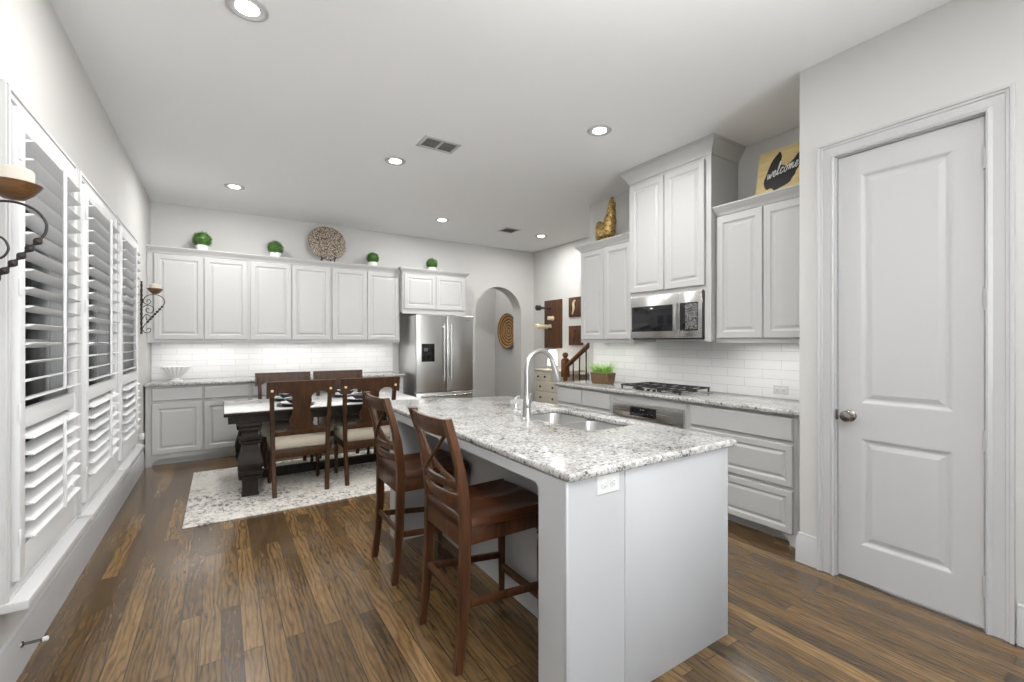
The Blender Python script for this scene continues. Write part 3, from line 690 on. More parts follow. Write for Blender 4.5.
outlet('wall_outlet', 'white double outlet on the range splashback beside the cooktop', Fr((XR-0.009, 0, 0), (0, -1, 0), (0, 0, 1)), -1.835, 0.985)
o = outlet('wall_outlet', 'white outlet with plug-in freshener low on the left wall', fl, 5.86, 0.37, False)
b = MB().fbox(fl, 5.835, 5.885, 0.375, 0.445, 0.008, 0.055, 0.010); b.build('plug_in_unit', 'white_plastic', o)
MB().fbox(fl, 5.842, 5.878, 0.30, 0.345, 0.008, 0.035, 0.006).build('plug_in_unit', 'white_plastic', o)

dsx = thing('door_stop', 'spring door stop screwed into the left baseboard', 'door stop', (XL+0.016, 2.66, 0.115))
fx = Fr((XL+0.016, 2.66, 0.115), (0, 1, 0), (0, 0, 1))
MB().lathe([(0, 0), (0.013, 0), (0.012, 0.004), (0.006, 0.008), (0.0055, 0.065), (0, 0.066)], (0, 0, 0), 12, fx).build('spring', 'dark_pewter', dsx)
MB().lathe([(0, 0.062), (0.009, 0.063), (0.010, 0.076), (0.007, 0.080), (0, 0.080)], (0, 0, 0), 12, fx).build('tip', 'white_plastic', dsx)

# ------------------------------------------------------------------ bar stools
def make_stool():
    R = thing('bar_stool', 'reddish brown X-back counter stool nearest the camera at the island end', 'stool', (0, 0, 0), 'counter stools at the island')
    def bow(y, x, d): return x - d*(1-(y/0.2)**2)          # rails bow backwards between the posts
    for s in (-1, 1):
        pp = catmull([(-0.240, s*0.196, 0), (-0.214, s*0.192, 0.25), (-0.205, s*0.190, 0.50), (-0.205, s*0.190, 0.66), (-0.232, s*0.190, 0.85), (-0.290, s*0.194, 1.055)], 5)
        n_ = len(pp); lg = MB().sweep_rect(pp, [(0.046 if 0.2 < p.z < 0.85 else 0.038, 0.036) for p in pp]).build('leg', 'stool_wood', R)
        MB().lathe([(0, 0.001), (0.013, 0.001), (0.013, 0.008), (0, 0.008)], (-0.240, s*0.196, -0.003), 12).build('foot_glide', 'chrome', lg)
        pr = [(0.021, 0.575), (0.021, 0.50), (0.015, 0.49), (0.022, 0.478), (0.022, 0.470), (0.014, 0.460), (0.019, 0.44), (0.022, 0.40), (0.021, 0.33), (0.019, 0.20), (0.0155, 0.012), (0.0155, 0.0)]
        b = MB().lathe(pr[2:], (0.205, s*0.178, 0), 16); b.box(0.184, 0.226, s*0.178-0.021, s*0.178+0.021, 0.487, 0.575, 0.002); lg = b.build('leg', 'stool_wood', R)
        MB().lathe([(0, 0.001), (0.013, 0.001), (0.013, 0.008), (0, 0.008)], (0.205, s*0.178, -0.003), 12).build('foot_glide', 'chrome', lg)
        MB().sweep_rect([(-0.212, s*0.191, 0.27), (0.205, s*0.178, 0.225)], (0.020, 0.032), (0, 1, 0), (0, 0, 1)).build('stretcher', 'stool_wood', R)
    MB().sweep_rect([(0.205, -0.178, 0.165), (0.205, 0.178, 0.165)], (0.022, 0.036), (1, 0, 0), (0, 0, 1)).build('footrest', 'stool_wood', R)
    MB().sweep_rect([(-0.212, -0.191, 0.285), (-0.212, 0.191, 0.285)], (0.020, 0.030), (1, 0, 0), (0, 0, 1)).build('stretcher', 'stool_wood', R)
    # saddle seat: dished plank with rounded rim
    nx, ny = 18, 16; mb = MB(); L = []
    def wid(x): return 0.196 + 0.022*(x+0.22)/0.46
    loops = []
    for lev, ins, in ((0, 0.012), (1, 0.0), (2, 0.0), (3, 0.008)):
        pts = []
        x0, x1 = -0.222+ins, 0.245-ins
        for x, y in rect(x0, x1, -1, 1, 0.0001, 1)[:0]: pass
        m_ = 14
        for k in range(m_): pts.append((x0+(x1-x0)*k/m_, -(wid(x0+(x1-x0)*k/m_)-ins)))
        for k in range(m_): y = -(wid(x1)-ins)*(1-2*k/m_); pts.append((x1-0.028*(abs(y)/0.218)**3, y))
        for k in range(m_): pts.append((x1-(x1-x0)*k/m_, wid(x1-(x1-x0)*k/m_)-ins))
        for k in range(m_): y = (wid(x0)-ins)*(1-2*k/m_); pts.append((x0, y))
        loops.append([Vector((x, y, (0.578, 0.584, 0.612, 0.622)[lev])) for x, y in pts])
    c = Vector((0.02, 0, 0.6))
    for sc, dz in ((0.86, -0.004), (0.68, -0.012), (0.45, -0.017), (0.22, -0.016), (0.04, -0.014)):
        loops.append([Vector((c.x+(p.x-c.x)*sc, p.y*sc, 0.622+dz+0.008*max(0, 1-abs(p.y*sc)/0.05)*(1 if p.x > 0 else 0))) for p in loops[3]])
    mb.rings(loops); mb.build('seat', 'stool_seat_wood', R, angle=50)
    b = MB(); b.box(-0.20, 0.20, -0.185, -0.165, 0.505, 0.58, 0.002); b.box(-0.20, 0.20, 0.165, 0.185, 0.505, 0.58, 0.002); b.box(0.185, 0.205, -0.17, 0.17, 0.505, 0.58, 0.002); b.box(-0.222, -0.20, -0.18, 0.18, 0.505, 0.635, 0.003)
    b.build('seat_frame', 'stool_wood', R)
    def rail(z, h, x, d, t=0.020):
        ys = [-0.19+0.38*k/12 for k in range(13)]
        return MB().sweep_rect([(bow(y, x, d)-0.0, y, z) for y in ys], (t, h), (1, 0, -0.0), (-0.18, 0, 1))
    rail(1.012, 0.074, -0.276, 0.028, 0.024).build('crest_rail', 'stool_wood', R)
    rail(0.765, 0.034, -0.219, 0.036).build('back_rail', 'stool_wood', R)
    rail(0.705, 0.042, -0.211, 0.040).build('back_rail', 'stool_wood', R)
    for s in (-1, 1):
        pts = []
        for k in range(13):
            f = k/12; y = s*(0.168 - 0.335*f); z = 0.984-0.222*f-0.025*math.sin(PI*f); x0 = -0.268+(0.050)*f
            pts.append((bow(y, x0, 0.030)+(0.007 if s > 0 else -0.007), y, z))
        MB().sweep_rect(pts, (0.016, 0.030), (1, 0, 0), (0, 0.55, s*0.83)).build('cross_slat', 'stool_wood', R)
    return R
st1 = make_stool(); st1.location = (1.062, 1.868, 0)
dup(st1, (1.062, 2.675, 0), 0, 'reddish brown X-back counter stool farther along the island, beside the table')

# ------------------------------------------------------------------ rug, dining table, chairs
b = MB().box(-0.24, 2.25, 4.045, 5.70, 0.001, 0.011, 0.004)
rug = tag(b.build('area_rug', 'rug_weave', loc=(1.0, 4.87, 0)), 'cream and grey distressed rug under the dining table', 'rug')
tb = thing('dining_table', 'long dark trestle dining table with white polished top', 'table', (0.913, 5.0, 0.011))
b = MB(); b.box(0.017, 1.81, 4.54, 5.465, 0.722, 0.752, 0.004); b.build('table_frame', 'table_wood', tb)
MB().box(0.022, 1.805, 4.545, 5.46, 0.7515, 0.760, 0.003).build('table_top', 'marble', tb)
b = MB(); b.box(0.05, 1.777, 4.573, 4.595, 0.655, 0.723); b.box(0.05, 1.777, 5.41, 5.432, 0.655, 0.723); b.box(0.05, 0.072, 4.595, 5.41, 0.655, 0.723); b.box(1.755, 1.777, 4.595, 5.41, 0.655, 0.723)
b.build('apron', 'table_wood', tb)
PED = [(0.062, 0.015), (0.066, 0.018), (0.066, 0.030), (0.060, 0.036), (0.060, 0.155), (0.074, 0.165), (0.088, 0.172), (0.090, 0.182), (0.078, 0.190), (0.092, 0.205), (0.095, 0.235), (0.082, 0.243), (0.094, 0.275), (0.098, 0.300), (0.092, 0.335), (0.074, 0.400), (0.062, 0.455), (0.060, 0.470),
       (0.078, 0.475), (0.084, 0.485), (0.084, 0.497), (0.074, 0.503), (0.086, 0.512), (0.086, 0.522), (0.066, 0.530), (0.062, 0.560), (0.064, 0.585), (0.082, 0.595), (0.080, 0.615), (0.090, 0.635), (0.090, 0.657)]
for x in (0.215, 1.61):
    for y in (4.612, 5.385): MB().lathe(PED, (x, y, 0), fr=None, square=True).build('leg', 'table_wood', tb, smooth=False)
    MB().box(x-0.045, x+0.045, 4.67, 5.33, 0.045, 0.13, 0.004).build('cross_beam', 'table_wood', tb)
MB().box(0.26, 1.565, 4.965, 5.035, 0.045, 0.125, 0.004).build('stretcher', 'table_wood', tb)

def make_chair():
    R = thing('dining_chair', 'dark wood splat-back dining chair nearer the shutters, its back to the camera', 'chair', (0, 0, 0), 'dining chairs')
    for s in (-1, 1):
        pp = catmull([(s*0.214, -0.262, 0), (s*0.220, -0.245, 0.20), (s*0.226, -0.232, 0.42), (s*0.230, -0.238, 0.60), (s*0.236, -0.262, 0.82), (s*0.240, -0.285, 0.975)], 5)
        lg = MB().sweep_rect(pp, [(0.036, 0.038) for p in pp]).build('leg', 'chair_wood', R)
        MB().box(s*0.238-0.010, s*0.238+0.010, -0.316, -0.300, 0.925, 0.945, 0.002).build('peg', 'cream_peg', lg)
        pr = [(0.019, 0.345), (0.014, 0.335), (0.021, 0.320), (0.021, 0.312), (0.015, 0.300), (0.021, 0.275), (0.024, 0.245), (0.021, 0.20), (0.014, 0.125), (0.018, 0.112), (0.018, 0.104), (0.013, 0.09), (0.019, 0.055), (0.018, 0.02), (0.012, 0.0)]
        b = MB().lathe(pr, (s*0.215, 0.215, 0), 16); b.box(s*0.215-0.021, s*0.215+0.021, 0.194, 0.236, 0.342, 0.41, 0.002); b.build('leg', 'chair_wood', R)
    b = MB(); b.box(-0.225, 0.225, -0.250, -0.226, 0.330, 0.405, 0.003); b.box(-0.225, 0.225, 0.215, 0.237, 0.345, 0.405, 0.002); b.box(-0.236, -0.214, -0.23, 0.22, 0.345, 0.405, 0.002); b.box(0.214, 0.236, -0.23, 0.22, 0.345, 0.405, 0.002)
    b.build('seat_frame', 'chair_wood', R)
    # cushion
    L = []
    for ins, z in ((0.012, 0.400), (0.0, 0.412), (0.0, 0.475), (0.010, 0.505), (0.030, 0.522), (0.08, 0.530), (0.16, 0.533)):
        L.append([Vector((x, y, z)) for x, y in rect(-0.240+ins, 0.240-ins, -0.225+ins, 0.252-ins, 0.045 if ins < 0.05 else 0.03, 4)])
    MB().rings(L).build('seat_cushion', 'seat_fabric', R, angle=60)
    # raked back: everything lies on the plane through the posts
    rk = Fr((0, -0.262, 0), (1, 0, 0), Vector((0, -0.155, 1)).normalized())
    rk.o = Vector((0, -0.262+0.155*0.80, 0)); rk.N = rk.U.cross(rk.V)
    top, bot = 1.030, 0.905
    cr = [(-0.280, top), (-0.280, bot-0.02), (-0.262, bot-0.02), (-0.262, bot-0.005), (-0.222, bot-0.030)] + [(-0.152+0.074*math.cos(math.radians(a)), bot-0.03+0.055*math.sin(math.radians(a))) for a in range(170, -1, -17)] + [(-0.075, 0.845), (0.075, 0.845)]
    cr += [(0.152-0.074*math.cos(math.radians(a)), bot-0.03+0.055*math.sin(math.radians(a))) for a in range(0, 171, 17)] + [(0.222, bot-0.030), (0.262, bot-0.005), (0.262, bot-0.02), (0.280, bot-0.02), (0.280, top)]
    b = MB().prism(rk, cr, -0.002, 0.026); b.build('crest_rail', 'chair_wood', R)
    half = [(0.082, 0.855), (0.076, 0.82), (0.070, 0.78), (0.074, 0.74), (0.092, 0.70), (0.102, 0.67), (0.098, 0.645), (0.080, 0.62), (0.090, 0.605), (0.112, 0.588), (0.130, 0.572)]
    hp = [(p.x, p.y) for p in catmull([(x, y, 0) for x, y in half], 3)]
    MB().prism(rk, hp + [(-x, y) for x, y in reversed(hp)], 0.004, 0.020).build('splat', 'chair_wood', R)
    MB().fbox(rk, -0.226, 0.226, 0.535, 0.580, 0.0, 0.024, 0.003).build('back_rail', 'chair_wood', R)
    return R
ch = make_chair(); ch.location = (0.605, 4.655, 0.011)
dup(ch, (1.215, 4.660, 0.011), 0, 'dark wood splat-back dining chair nearer the island, its back to the camera')
dup(ch, (0.590, 5.335, 0.011), PI, 'dining chair on the far side of the table, nearer the shutters')
dup(ch, (1.180, 5.335, 0.011), PI, 'dining chair on the far side of the table, nearer the refrigerator')

# place settings
def make_setting(loc, lab_):
    c = thing('charger_plate', f'black charger plate {lab_}', 'plate', loc, 'charger plates')
    MB().lathe([(0, 0.0), (0.115, 0.0), (0.165, 0.012), (0.168, 0.016), (0.115, 0.008), (0, 0.008)], loc, 32).build('dish', 'black_matte', c)
    loc2 = (loc[0], loc[1], loc[2]+0.0085)
    p = thing('dinner_plate', f'white dinner plate {lab_}', 'plate', loc2, 'dinner plates')
    MB().lathe([(0, 0.0), (0.075, 0.0), (0.125, 0.018), (0.134, 0.022), (0.133, 0.026), (0.08, 0.009), (0, 0.008)], loc2, 32).build('dish', 'ceramic', p)
    loc3 = (loc[0], loc[1], loc2[2]+0.0085)
    bw = thing('soup_bowl', f'dark navy bowl with white rim {lab_}', 'bowl', loc3, 'soup bowls')
    b_ = MB().lathe([(0, 0.0), (0.045, 0.0), (0.080, 0.030), (0.094, 0.052)], loc3, 28).build('dish', 'navy_cloth', bw)
    MB().lathe([(0.094, 0.052), (0.097, 0.056), (0.092, 0.056), (0.076, 0.032), (0.04, 0.006), (0, 0.005)], loc3, 28).build('rim', 'ceramic', bw)
for (x, y), l_ in (((0.605, 4.75), 'in front of the near chair by the shutters'), ((1.215, 4.75), 'in front of the near chair by the island'),
                   ((0.590, 5.24), 'in front of the far chair by the shutters'), ((1.180, 5.24), 'in front of the far chair by the refrigerator')):
    make_setting((x, y, 0.7605), l_)

# ------------------------------------------------------------------ refrigerator
fr_ = thing('refrigerator', 'stainless french-door refrigerator with ice dispenser by the archway', 'refrigerator', (2.78, 6.45, 0))
FZ = Fr((0, 6.115, 0), (1, 0, 0), (0, 0, 1)); fx0, fx1, fxm = 2.325, 3.245, 2.797
MB().box(fx0+0.004, fx1-0.004, 6.13, 6.80, 0.02, 1.755, 0.004).build('body', 'stainless', fr_)
dl = MB().fbox(FZ, fx0, fxm-0.003, 0.645, 1.765, -0.012, 0.052, 0.012, 3).build('door', 'stainless', fr_)
dr_ = MB().fbox(FZ, fxm+0.003, fx1, 0.645, 1.765, -0.012, 0.052, 0.012, 3).build('door', 'stainless', fr_)
dw = MB().fbox(FZ, fx0, fx1, 0.06, 0.635, -0.012, 0.052, 0.012, 3).build('freezer_drawer', 'stainless', fr_)
for u, p in ((fxm-0.055, dl), (fxm+0.055, dr_)):
    b = MB().tube([FZ(u, 0.80, 0.10), FZ(u, 1.635, 0.10)], 0.0135, 12)
    for v in (0.84, 1.595): b.fbox(FZ, u-0.009, u+0.009, v-0.012, v+0.012, 0.05, 0.10, 0.002)
    b.build('handle', 'stainless', p)
b = MB().tube([FZ(fx0+0.06, 0.585, 0.10), FZ(fx1-0.06, 0.585, 0.10)], 0.0135, 12)
for u in (fx0+0.10, fx1-0.10): b.fbox(FZ, u-0.012, u+0.012, 0.576, 0.594, 0.05, 0.10, 0.002)
b.build('handle', 'stainless_horizontal', dw)
b = MB().fbox(FZ, 2.405, 2.605, 1.085, 1.345, 0.050, 0.055, 0.002); b.fbox(FZ, 2.425, 2.585, 1.225, 1.30, 0.055, 0.0565, 0.0005); b.fbox(FZ, 2.415, 2.595, 1.10, 1.115, 0.055, 0.075, 0.003); b.fbox(FZ, 2.485, 2.525, 1.15, 1.225, 0.055, 0.068, 0.003)
ice = b.build('ice_dispenser', 'black_glass', dl)
MB().fbox(FZ, 2.44, 2.50, 1.235, 1.285, 0.0565, 0.058, 0.0005).build('display', 'slot_grey', ice)
MB().fbox(FZ, fx1-0.14, fx1-0.055, 1.695, 1.707, 0.052, 0.0535, 0.0).build('badge', 'brushed_nickel', dr_)

# ------------------------------------------------------------------ microwave, cooktop
FM = Fr((3.435, 0, 0), (0, -1, 0), (0, 0, 1)); mu0, mu1, mz0, mz1 = -3.066, -2.262, 1.395, 1.815
mw = thing('microwave', 'stainless over-the-range microwave under the tall cabinet', 'microwave', FM(-2.66, mz0, -0.15))
MB().fbox(FM, mu0, mu1, mz0, mz1, -0.34, 0.0, 0.003).fbox(FM, mu1-0.016, mu1, mz0, mz1, -0.01, 0.032, 0.002).build('body', 'black_matte', mw)
ms = mu1-0.235
dm = MB().fbox(FM, mu0, ms-0.002, mz0+0.012, mz1-0.004, 0.001, 0.034, 0.006).build('door', 'stainless_horizontal', mw)
MB().fbox(FM, mu0+0.02, ms-0.075, mz0+0.075, mz1-0.105, 0.034, 0.0355, 0.0005).build('window', 'black_glass', dm)
b = MB().tube(catmull([FM(ms-0.025, mz0+0.062, 0.034), FM(ms-0.025, mz0+0.085, 0.060), FM(ms-0.025, mz0+0.19, 0.070), FM(ms-0.025, mz1-0.125, 0.060), FM(ms-0.025, mz1-0.10, 0.034)], 5), 0.010, 10); b.build('handle', 'brushed_nickel', dm)
cp = MB().fbox(FM, ms, mu1-0.017, mz0+0.012, mz1-0.004, 0.001, 0.034, 0.006).build('control_panel', 'stainless_horizontal', mw)
MB().fbox(FM, ms+0.004, mu1-0.055, mz0+0.075, mz1-0.10, 0.034, 0.0355, 0.0005).build('keypad', 'black_glass', cp)
MB().fbox(FM, ms+0.058, mu1-0.060, mz0+0.085, mz1-0.11, 0.0355, 0.036, 0.0).build('keys', 'keypad', cp)

ck = thing('gas_cooktop', 'black gas cooktop with iron grates on the range counter', 'cooktop', (3.48, 2.74, 0.914))
MB().box(3.26, 3.73, 2.385, 3.10, 0.9145, 0.922, 0.003).build('steel_tray', 'stainless_horizontal', ck)
for x, y, r in ((3.39, 2.52, 0.036), (3.61, 2.52, 0.040), (3.50, 2.743, 0.050), (3.39, 2.965, 0.040), (3.61, 2.965, 0.036)):
    MB().lathe([(0, 0.922), (r*1.25, 0.922), (r*1.2, 0.928), (r*0.95, 0.930), (r*0.95, 0.937), (r*0.8, 0.940), (0, 0.941)], (x, y, 0), 24).build('burner', 'cast_iron', ck)
for y0, y1 in ((2.405, 2.628), (2.632, 2.854), (2.858, 3.08)):
    b = MB(); zt = 0.960; xa, xb2 = 3.285, 3.705; yc = (y0+y1)/2
    for x in (xa, xb2): b.box(x-0.006, x+0.006, y0, y1, zt-0.012, zt, 0.002)
    for y in (y0+0.006, y1-0.006): b.box(xa, xb2, y-0.006, y+0.006, zt-0.012, zt, 0.002)
    b.box(xa, xb2, yc-0.005, yc+0.005, zt-0.012, zt, 0.002)
    b.box(3.495-0.005, 3.495+0.005, y0, y1, zt-0.012, zt, 0.002)
    for x in (xa+0.004, xb2-0.004):
        for y in (y0+0.009, y1-0.009): b.box(x-0.007, x+0.007, y-0.007, y+0.007, 0.921, zt-0.008, 0.002)
    b.build('grate', 'cast_iron', ck)
for k in range(5):
    MB().lathe([(0, 0.922), (0.015, 0.922), (0.014, 0.938), (0.011, 0.941), (0, 0.941)], (3.275, 2.61+k*0.065, 0), 16).build('knob', 'black_matte', ck)

# ------------------------------------------------------------------ things on the cabinets and counters
def leafy_ball(cx, cy, cz, r, n, seed, flat=0.0):
    rnd_ = random.Random(seed); mb = MB()
    mb.sphere((cx, cy, cz), r*0.86, seg=16, rings_=10)
    for k in range(n):
        z = rnd_.uniform(-0.75, 1); a = rnd_.uniform(0, 2*PI); s_ = math.sqrt(1-z*z); d = Vector((s_*math.cos(a), s_*math.sin(a), z))
        p = Vector((cx, cy, cz)) + d*r*rnd_.uniform(0.84, 1.0)
        t1 = (d.orthogonal().normalized()); t1 = (Matrix.Rotation(rnd_.uniform(0, 2*PI), 3, d) @ t1 + d*rnd_.uniform(0.1, 0.9)).normalized(); t2 = d.cross(t1).normalized()
        l = r*rnd_.uniform(0.13, 0.20); w = l*0.6
        q = [mb.bm.verts.new(p + t1*x*l + t2*y*w) for x, y in ((-0.5, 0), (0, 0.5), (0.7, 0), (0, -0.5))]; mb.bm.faces.new(q)
    return mb
tops = [(-0.195, 6.62, 0.108, 'on the cabinet nearest the shutters'), (0.60, 6.64, 0.102, 'left of the patterned plate on the back cabinets'),
        (1.875, 6.64, 0.096, 'right of the patterned plate on the back cabinets'), (2.79, 6.60, 0.096, 'on the cabinet above the refrigerator')]
ZT = 2.466
for i, (x, y, r, w_) in enumerate(tops):
    z = ZT+0.005
    T = thing('topiary_ball', f'green boxwood ball in white pot {w_}', 'plant', (x, y, z), 'boxwood balls on the back cabinets')
    MB().lathe([(0, z), (0.055, z), (0.066, z+0.05), (0.070, z+0.075), (0.064, z+0.075), (0, z+0.068)], (x, y, 0), 24).build('pot', 'ceramic', T)
    leafy_ball(x, y, z+0.072+r*0.62, r, 520, i).build('foliage', 'boxwood', T, smooth=False, normals=False)
# boards so the ornaments stand on the cabinet tops, level with the crown
pl = thing('decorative_plate', 'large brown patterned plate on a black easel above the cabinets', 'plate', (1.245, 6.66, ZT+0.01))
an = math.radians(12); fpq = Fr((1.245, 6.655, ZT+0.282), (1, 0, 0), Vector((0, math.sin(an), math.cos(an))))
MB().lathe([(0, -0.004), (0.13, -0.004), (0.235, 0.016), (0.248, 0.022), (0.246, 0.027), (0.13, 0.008), (0, 0.006)], (0, 0, 0), 48, fpq).build('dish', 'patterned_glaze', pl)
ea = thing('plate_easel', 'black wire easel holding the patterned plate', 'stand', (1.245, 6.64, ZT))
b = MB()
for s in (-1, 1):
    b.tube(catmull([(1.245+s*0.085, 6.575, ZT+0.095), (1.245+s*0.088, 6.56, ZT+0.075), (1.245+s*0.080, 6.575, ZT+0.035), (1.245+s*0.080, 6.60, ZT+0.012), (1.245+s*0.080, 6.72, ZT+0.010), (1.245+s*0.05, 6.745, ZT+0.10), (1.245+s*0.01, 6.745, ZT+0.19)], 4), 0.008, 8)
b.tube([(1.165, 6.60, ZT+0.010), (1.325, 6.60, ZT+0.010)], 0.007, 8)
b.build('wire', 'black_matte', ea)

bw = thing('fluted_bowl', 'white fluted footed bowl on the back counter by the shutters', 'bowl', (-0.44, 6.53, 0.914))
MB().lathe([(0, 0.914), (0.060, 0.914), (0.058, 0.922), (0.030, 0.935), (0.026, 0.950), (0.045, 0.965), (0.085, 1.000), (0.120, 1.045), (0.140, 1.082), (0.136, 1.084), (0.110, 1.042), (0.07, 1.0), (0, 0.975)], (-0.44, 6.53, 0), 72, None, False, 0, 0.045, 18).build('dish', 'ceramic', bw)

# gold hen
gh = MB(); M_ = lambda y, z, x=0: (3.60+x, 3.575+y, 2.47+z)
gh.sphere(M_(-0.005, 0.135, -0.01), 0.105, (0.85, 0.95, 1.2)); gh.sphere(M_(0.07, 0.115), 0.085, (0.8, 1.0, 1.05)); gh.sphere(M_(0.13, 0.19), 0.060, (0.6, 0.9, 1.4)); gh.sphere(M_(0.125, 0.10), 0.065, (0.6, 0.9, 1.3))
gh.sphere(M_(-0.045, 0.22, -0.01), 0.085, (0.85, 0.85, 1.2)); gh.sphere(M_(-0.065, 0.31, -0.01), 0.064, (0.85, 0.85, 1.5)); gh.sphere(M_(-0.075, 0.40, -0.012), 0.050, (0.95, 0.95, 1.1))
gh.sphere(M_(-0.075, 0.465, -0.012), 0.030, (0.4, 1.2, 1.0)); gh.sphere(M_(-0.052, 0.455, -0.012), 0.018, (0.5, 1, 1.2)); gh.sphere(M_(-0.125, 0.395, -0.035), 0.018, (1, 1.6, 0.7)); gh.sphere(M_(-0.10, 0.355, -0.05), 0.016, (0.8, 0.8, 1.6))
gh.sphere(M_(0.03, 0.12, -0.085), 0.06, (0.35, 1.2, 1.0)); gh.sphere(M_(0.0, 0.02), 0.085, (0.9, 1.1, 0.35))
b = remeshed(gh, 0.008, 3); o = b.build('hen_statue', 'gold_leaf', loc=(3.60, 3.575, 2.47), angle=80); tag(o, 'gold hen figurine on the cabinet left of the tall one', 'figurine')
for v in o.data.vertices:
    if v.co.z < 0.002: v.co.z = 0.0

# welcome sign with a hen silhouette
sw_, shh = 0.56, 0.465
lean = 0.20; Vd = Vector((math.sin(lean), 0, math.cos(lean)))
fsn = Fr((3.665, 1.985, 2.466+0.005), (0, -1, 0), Vd)
sg = thing('welcome_sign', 'tan wooden sign with black hen shape reading welcome', 'sign', fsn(0.28, 0, 0))
MB().fbox(fsn, 0, sw_, 0, shh, -0.018, 0, 0.003).build('board', 'sign_wood', sg)
hen = []
for px, py in [(205, 440), (208, 415), (222, 380), (235, 340), (250, 300), (268, 268), (285, 245), (300, 228), (312, 215), (318, 203), (326, 208), (333, 205), (338, 222), (345, 235), (341, 262), (345, 292), (365, 300), (392, 298), (420, 280), (445, 255), (465, 228), (480, 205), (500, 186), (520, 175), (535, 190), (528, 205), (540, 215), (530, 232), (535, 250), (522, 262), (510, 285), (490, 315), (480, 332), (472, 362), (452, 385), (440, 412), (415, 432), (385, 448), (355, 462), (335, 472), (325, 476), (318, 490), (305, 492), (296, 478), (285, 470), (262, 472), (245, 482), (230, 478), (215, 465)]:
    u = 0.325*(px-135)/370; bt = 550-(px-105)*0.2375; tp = 225-(px-165)*0.353; hen.append((u, 0.085+(bt-py)/(bt-tp)*shh*0.83))
MB().prism(fsn, hen, 0.0003, 0.003).build('hen_shape', 'black_matte', sg)
LET = {'w': [[(0, .9), (.12, .15), (.25, .05), (.42, .75), (.5, .15), (.66, .05), (.85, .95), (1, .8)]], 'e': [[(0, .35), (.5, .5), (.6, .85), (.35, 1), (.12, .6), (.25, .1), (.6, .05), (.95, .35)]],
       'l': [[(0, .2), (.5, 1.6), (.45, 2.15), (.22, 1.9), (.2, .5), (.4, .05), (.8, .3)]], 'c': [[(.75, .8), (.5, 1), (.15, .65), (.2, .15), (.55, .02), (.95, .3)]],
       'o': [[(.5, 1), (.12, .65), (.25, .08), (.6, .08), (.75, .6), (.5, 1), (.7, .85), (1, .85)]], 'm': [[(0, .8), (.1, .95), (.14, .05), (.22, .8), (.36, .95), (.42, .05), (.5, .8), (.66, .95), (.72, .2), (.85, .05), (1, .3)]]}
wd = {'w': 1.1, 'e': .75, 'l': .6, 'c': .75, 'o': .85, 'm': 1.25}
b = MB(); cu = 0.0; tot = sum(wd[c] for c in 'welcome'); k_ = 0.232/tot; xh = 0.050
for c in 'welcome':
    for stroke in LET[c]:
        pts = []
        for x, y in stroke:
            u = 0.083 + (cu+x*wd[c])*k_ + y*xh*0.18; pts.append(fsn(u, 0.215+0.20*(u-0.083)+y*xh, 0.0034))
        b.tube(catmull(pts, 4), 0.0036, 5)
    cu += wd[c]
b.build('lettering', 'chalk_white', sg)

# potted grass in a basket
pb = thing('basket_plant', 'bright green grass in a brown wicker basket on the range counter', 'plant', (3.55, 3.60, 0.914))
L = []
for z, f in ((0.915, 0.88), (0.945, 0.94), (1.005, 1.0), (1.022, 1.03), (1.030, 1.0), (1.022, 0.93), (0.985, 0.91)):
    L.append([Vector((3.55+x*f, 3.60+y*f, z)) for x, y in rect(-0.075, 0.075, -0.135, 0.135, 0.03, 4)])
MB().rings(L).build('basket', 'wicker', pb)
rnd_ = random.Random(3); b = MB()
for k in range(260):
    x0 = rnd_.uniform(-0.06, 0.06); y0 = rnd_.uniform(-0.115, 0.115); a = rnd_.uniform(0, 2*PI); l = rnd_.uniform(0.13, 0.23); bend = rnd_.uniform(0.25, 0.95)
    ox = Vector((math.cos(a), math.sin(a), 0)); ox = (ox*1.0 + Vector((x0*5, y0*8, 0))*1.1); w = rnd_.uniform(0.003, 0.006); sd_ = Vector((-ox.y, ox.x, 0)).normalized()*w
    prev = None
    for j in range(5):
        t_ = j/4; p = Vector((3.55+x0, 3.60+y0, 0.99)) + ox*(bend*l*t_*t_) + Vector((0, 0, l*(t_-0.45*bend*t_*t_)))
        q = (b.bm.verts.new(p-sd_*(1-t_*0.9)), b.bm.verts.new(p+sd_*(1-t_*0.9)))
        if prev: b.bm.faces.new([prev[0], prev[1], q[1], q[0]])
        prev = q
b.build('grass', 'grass_blade', pb, normals=False)

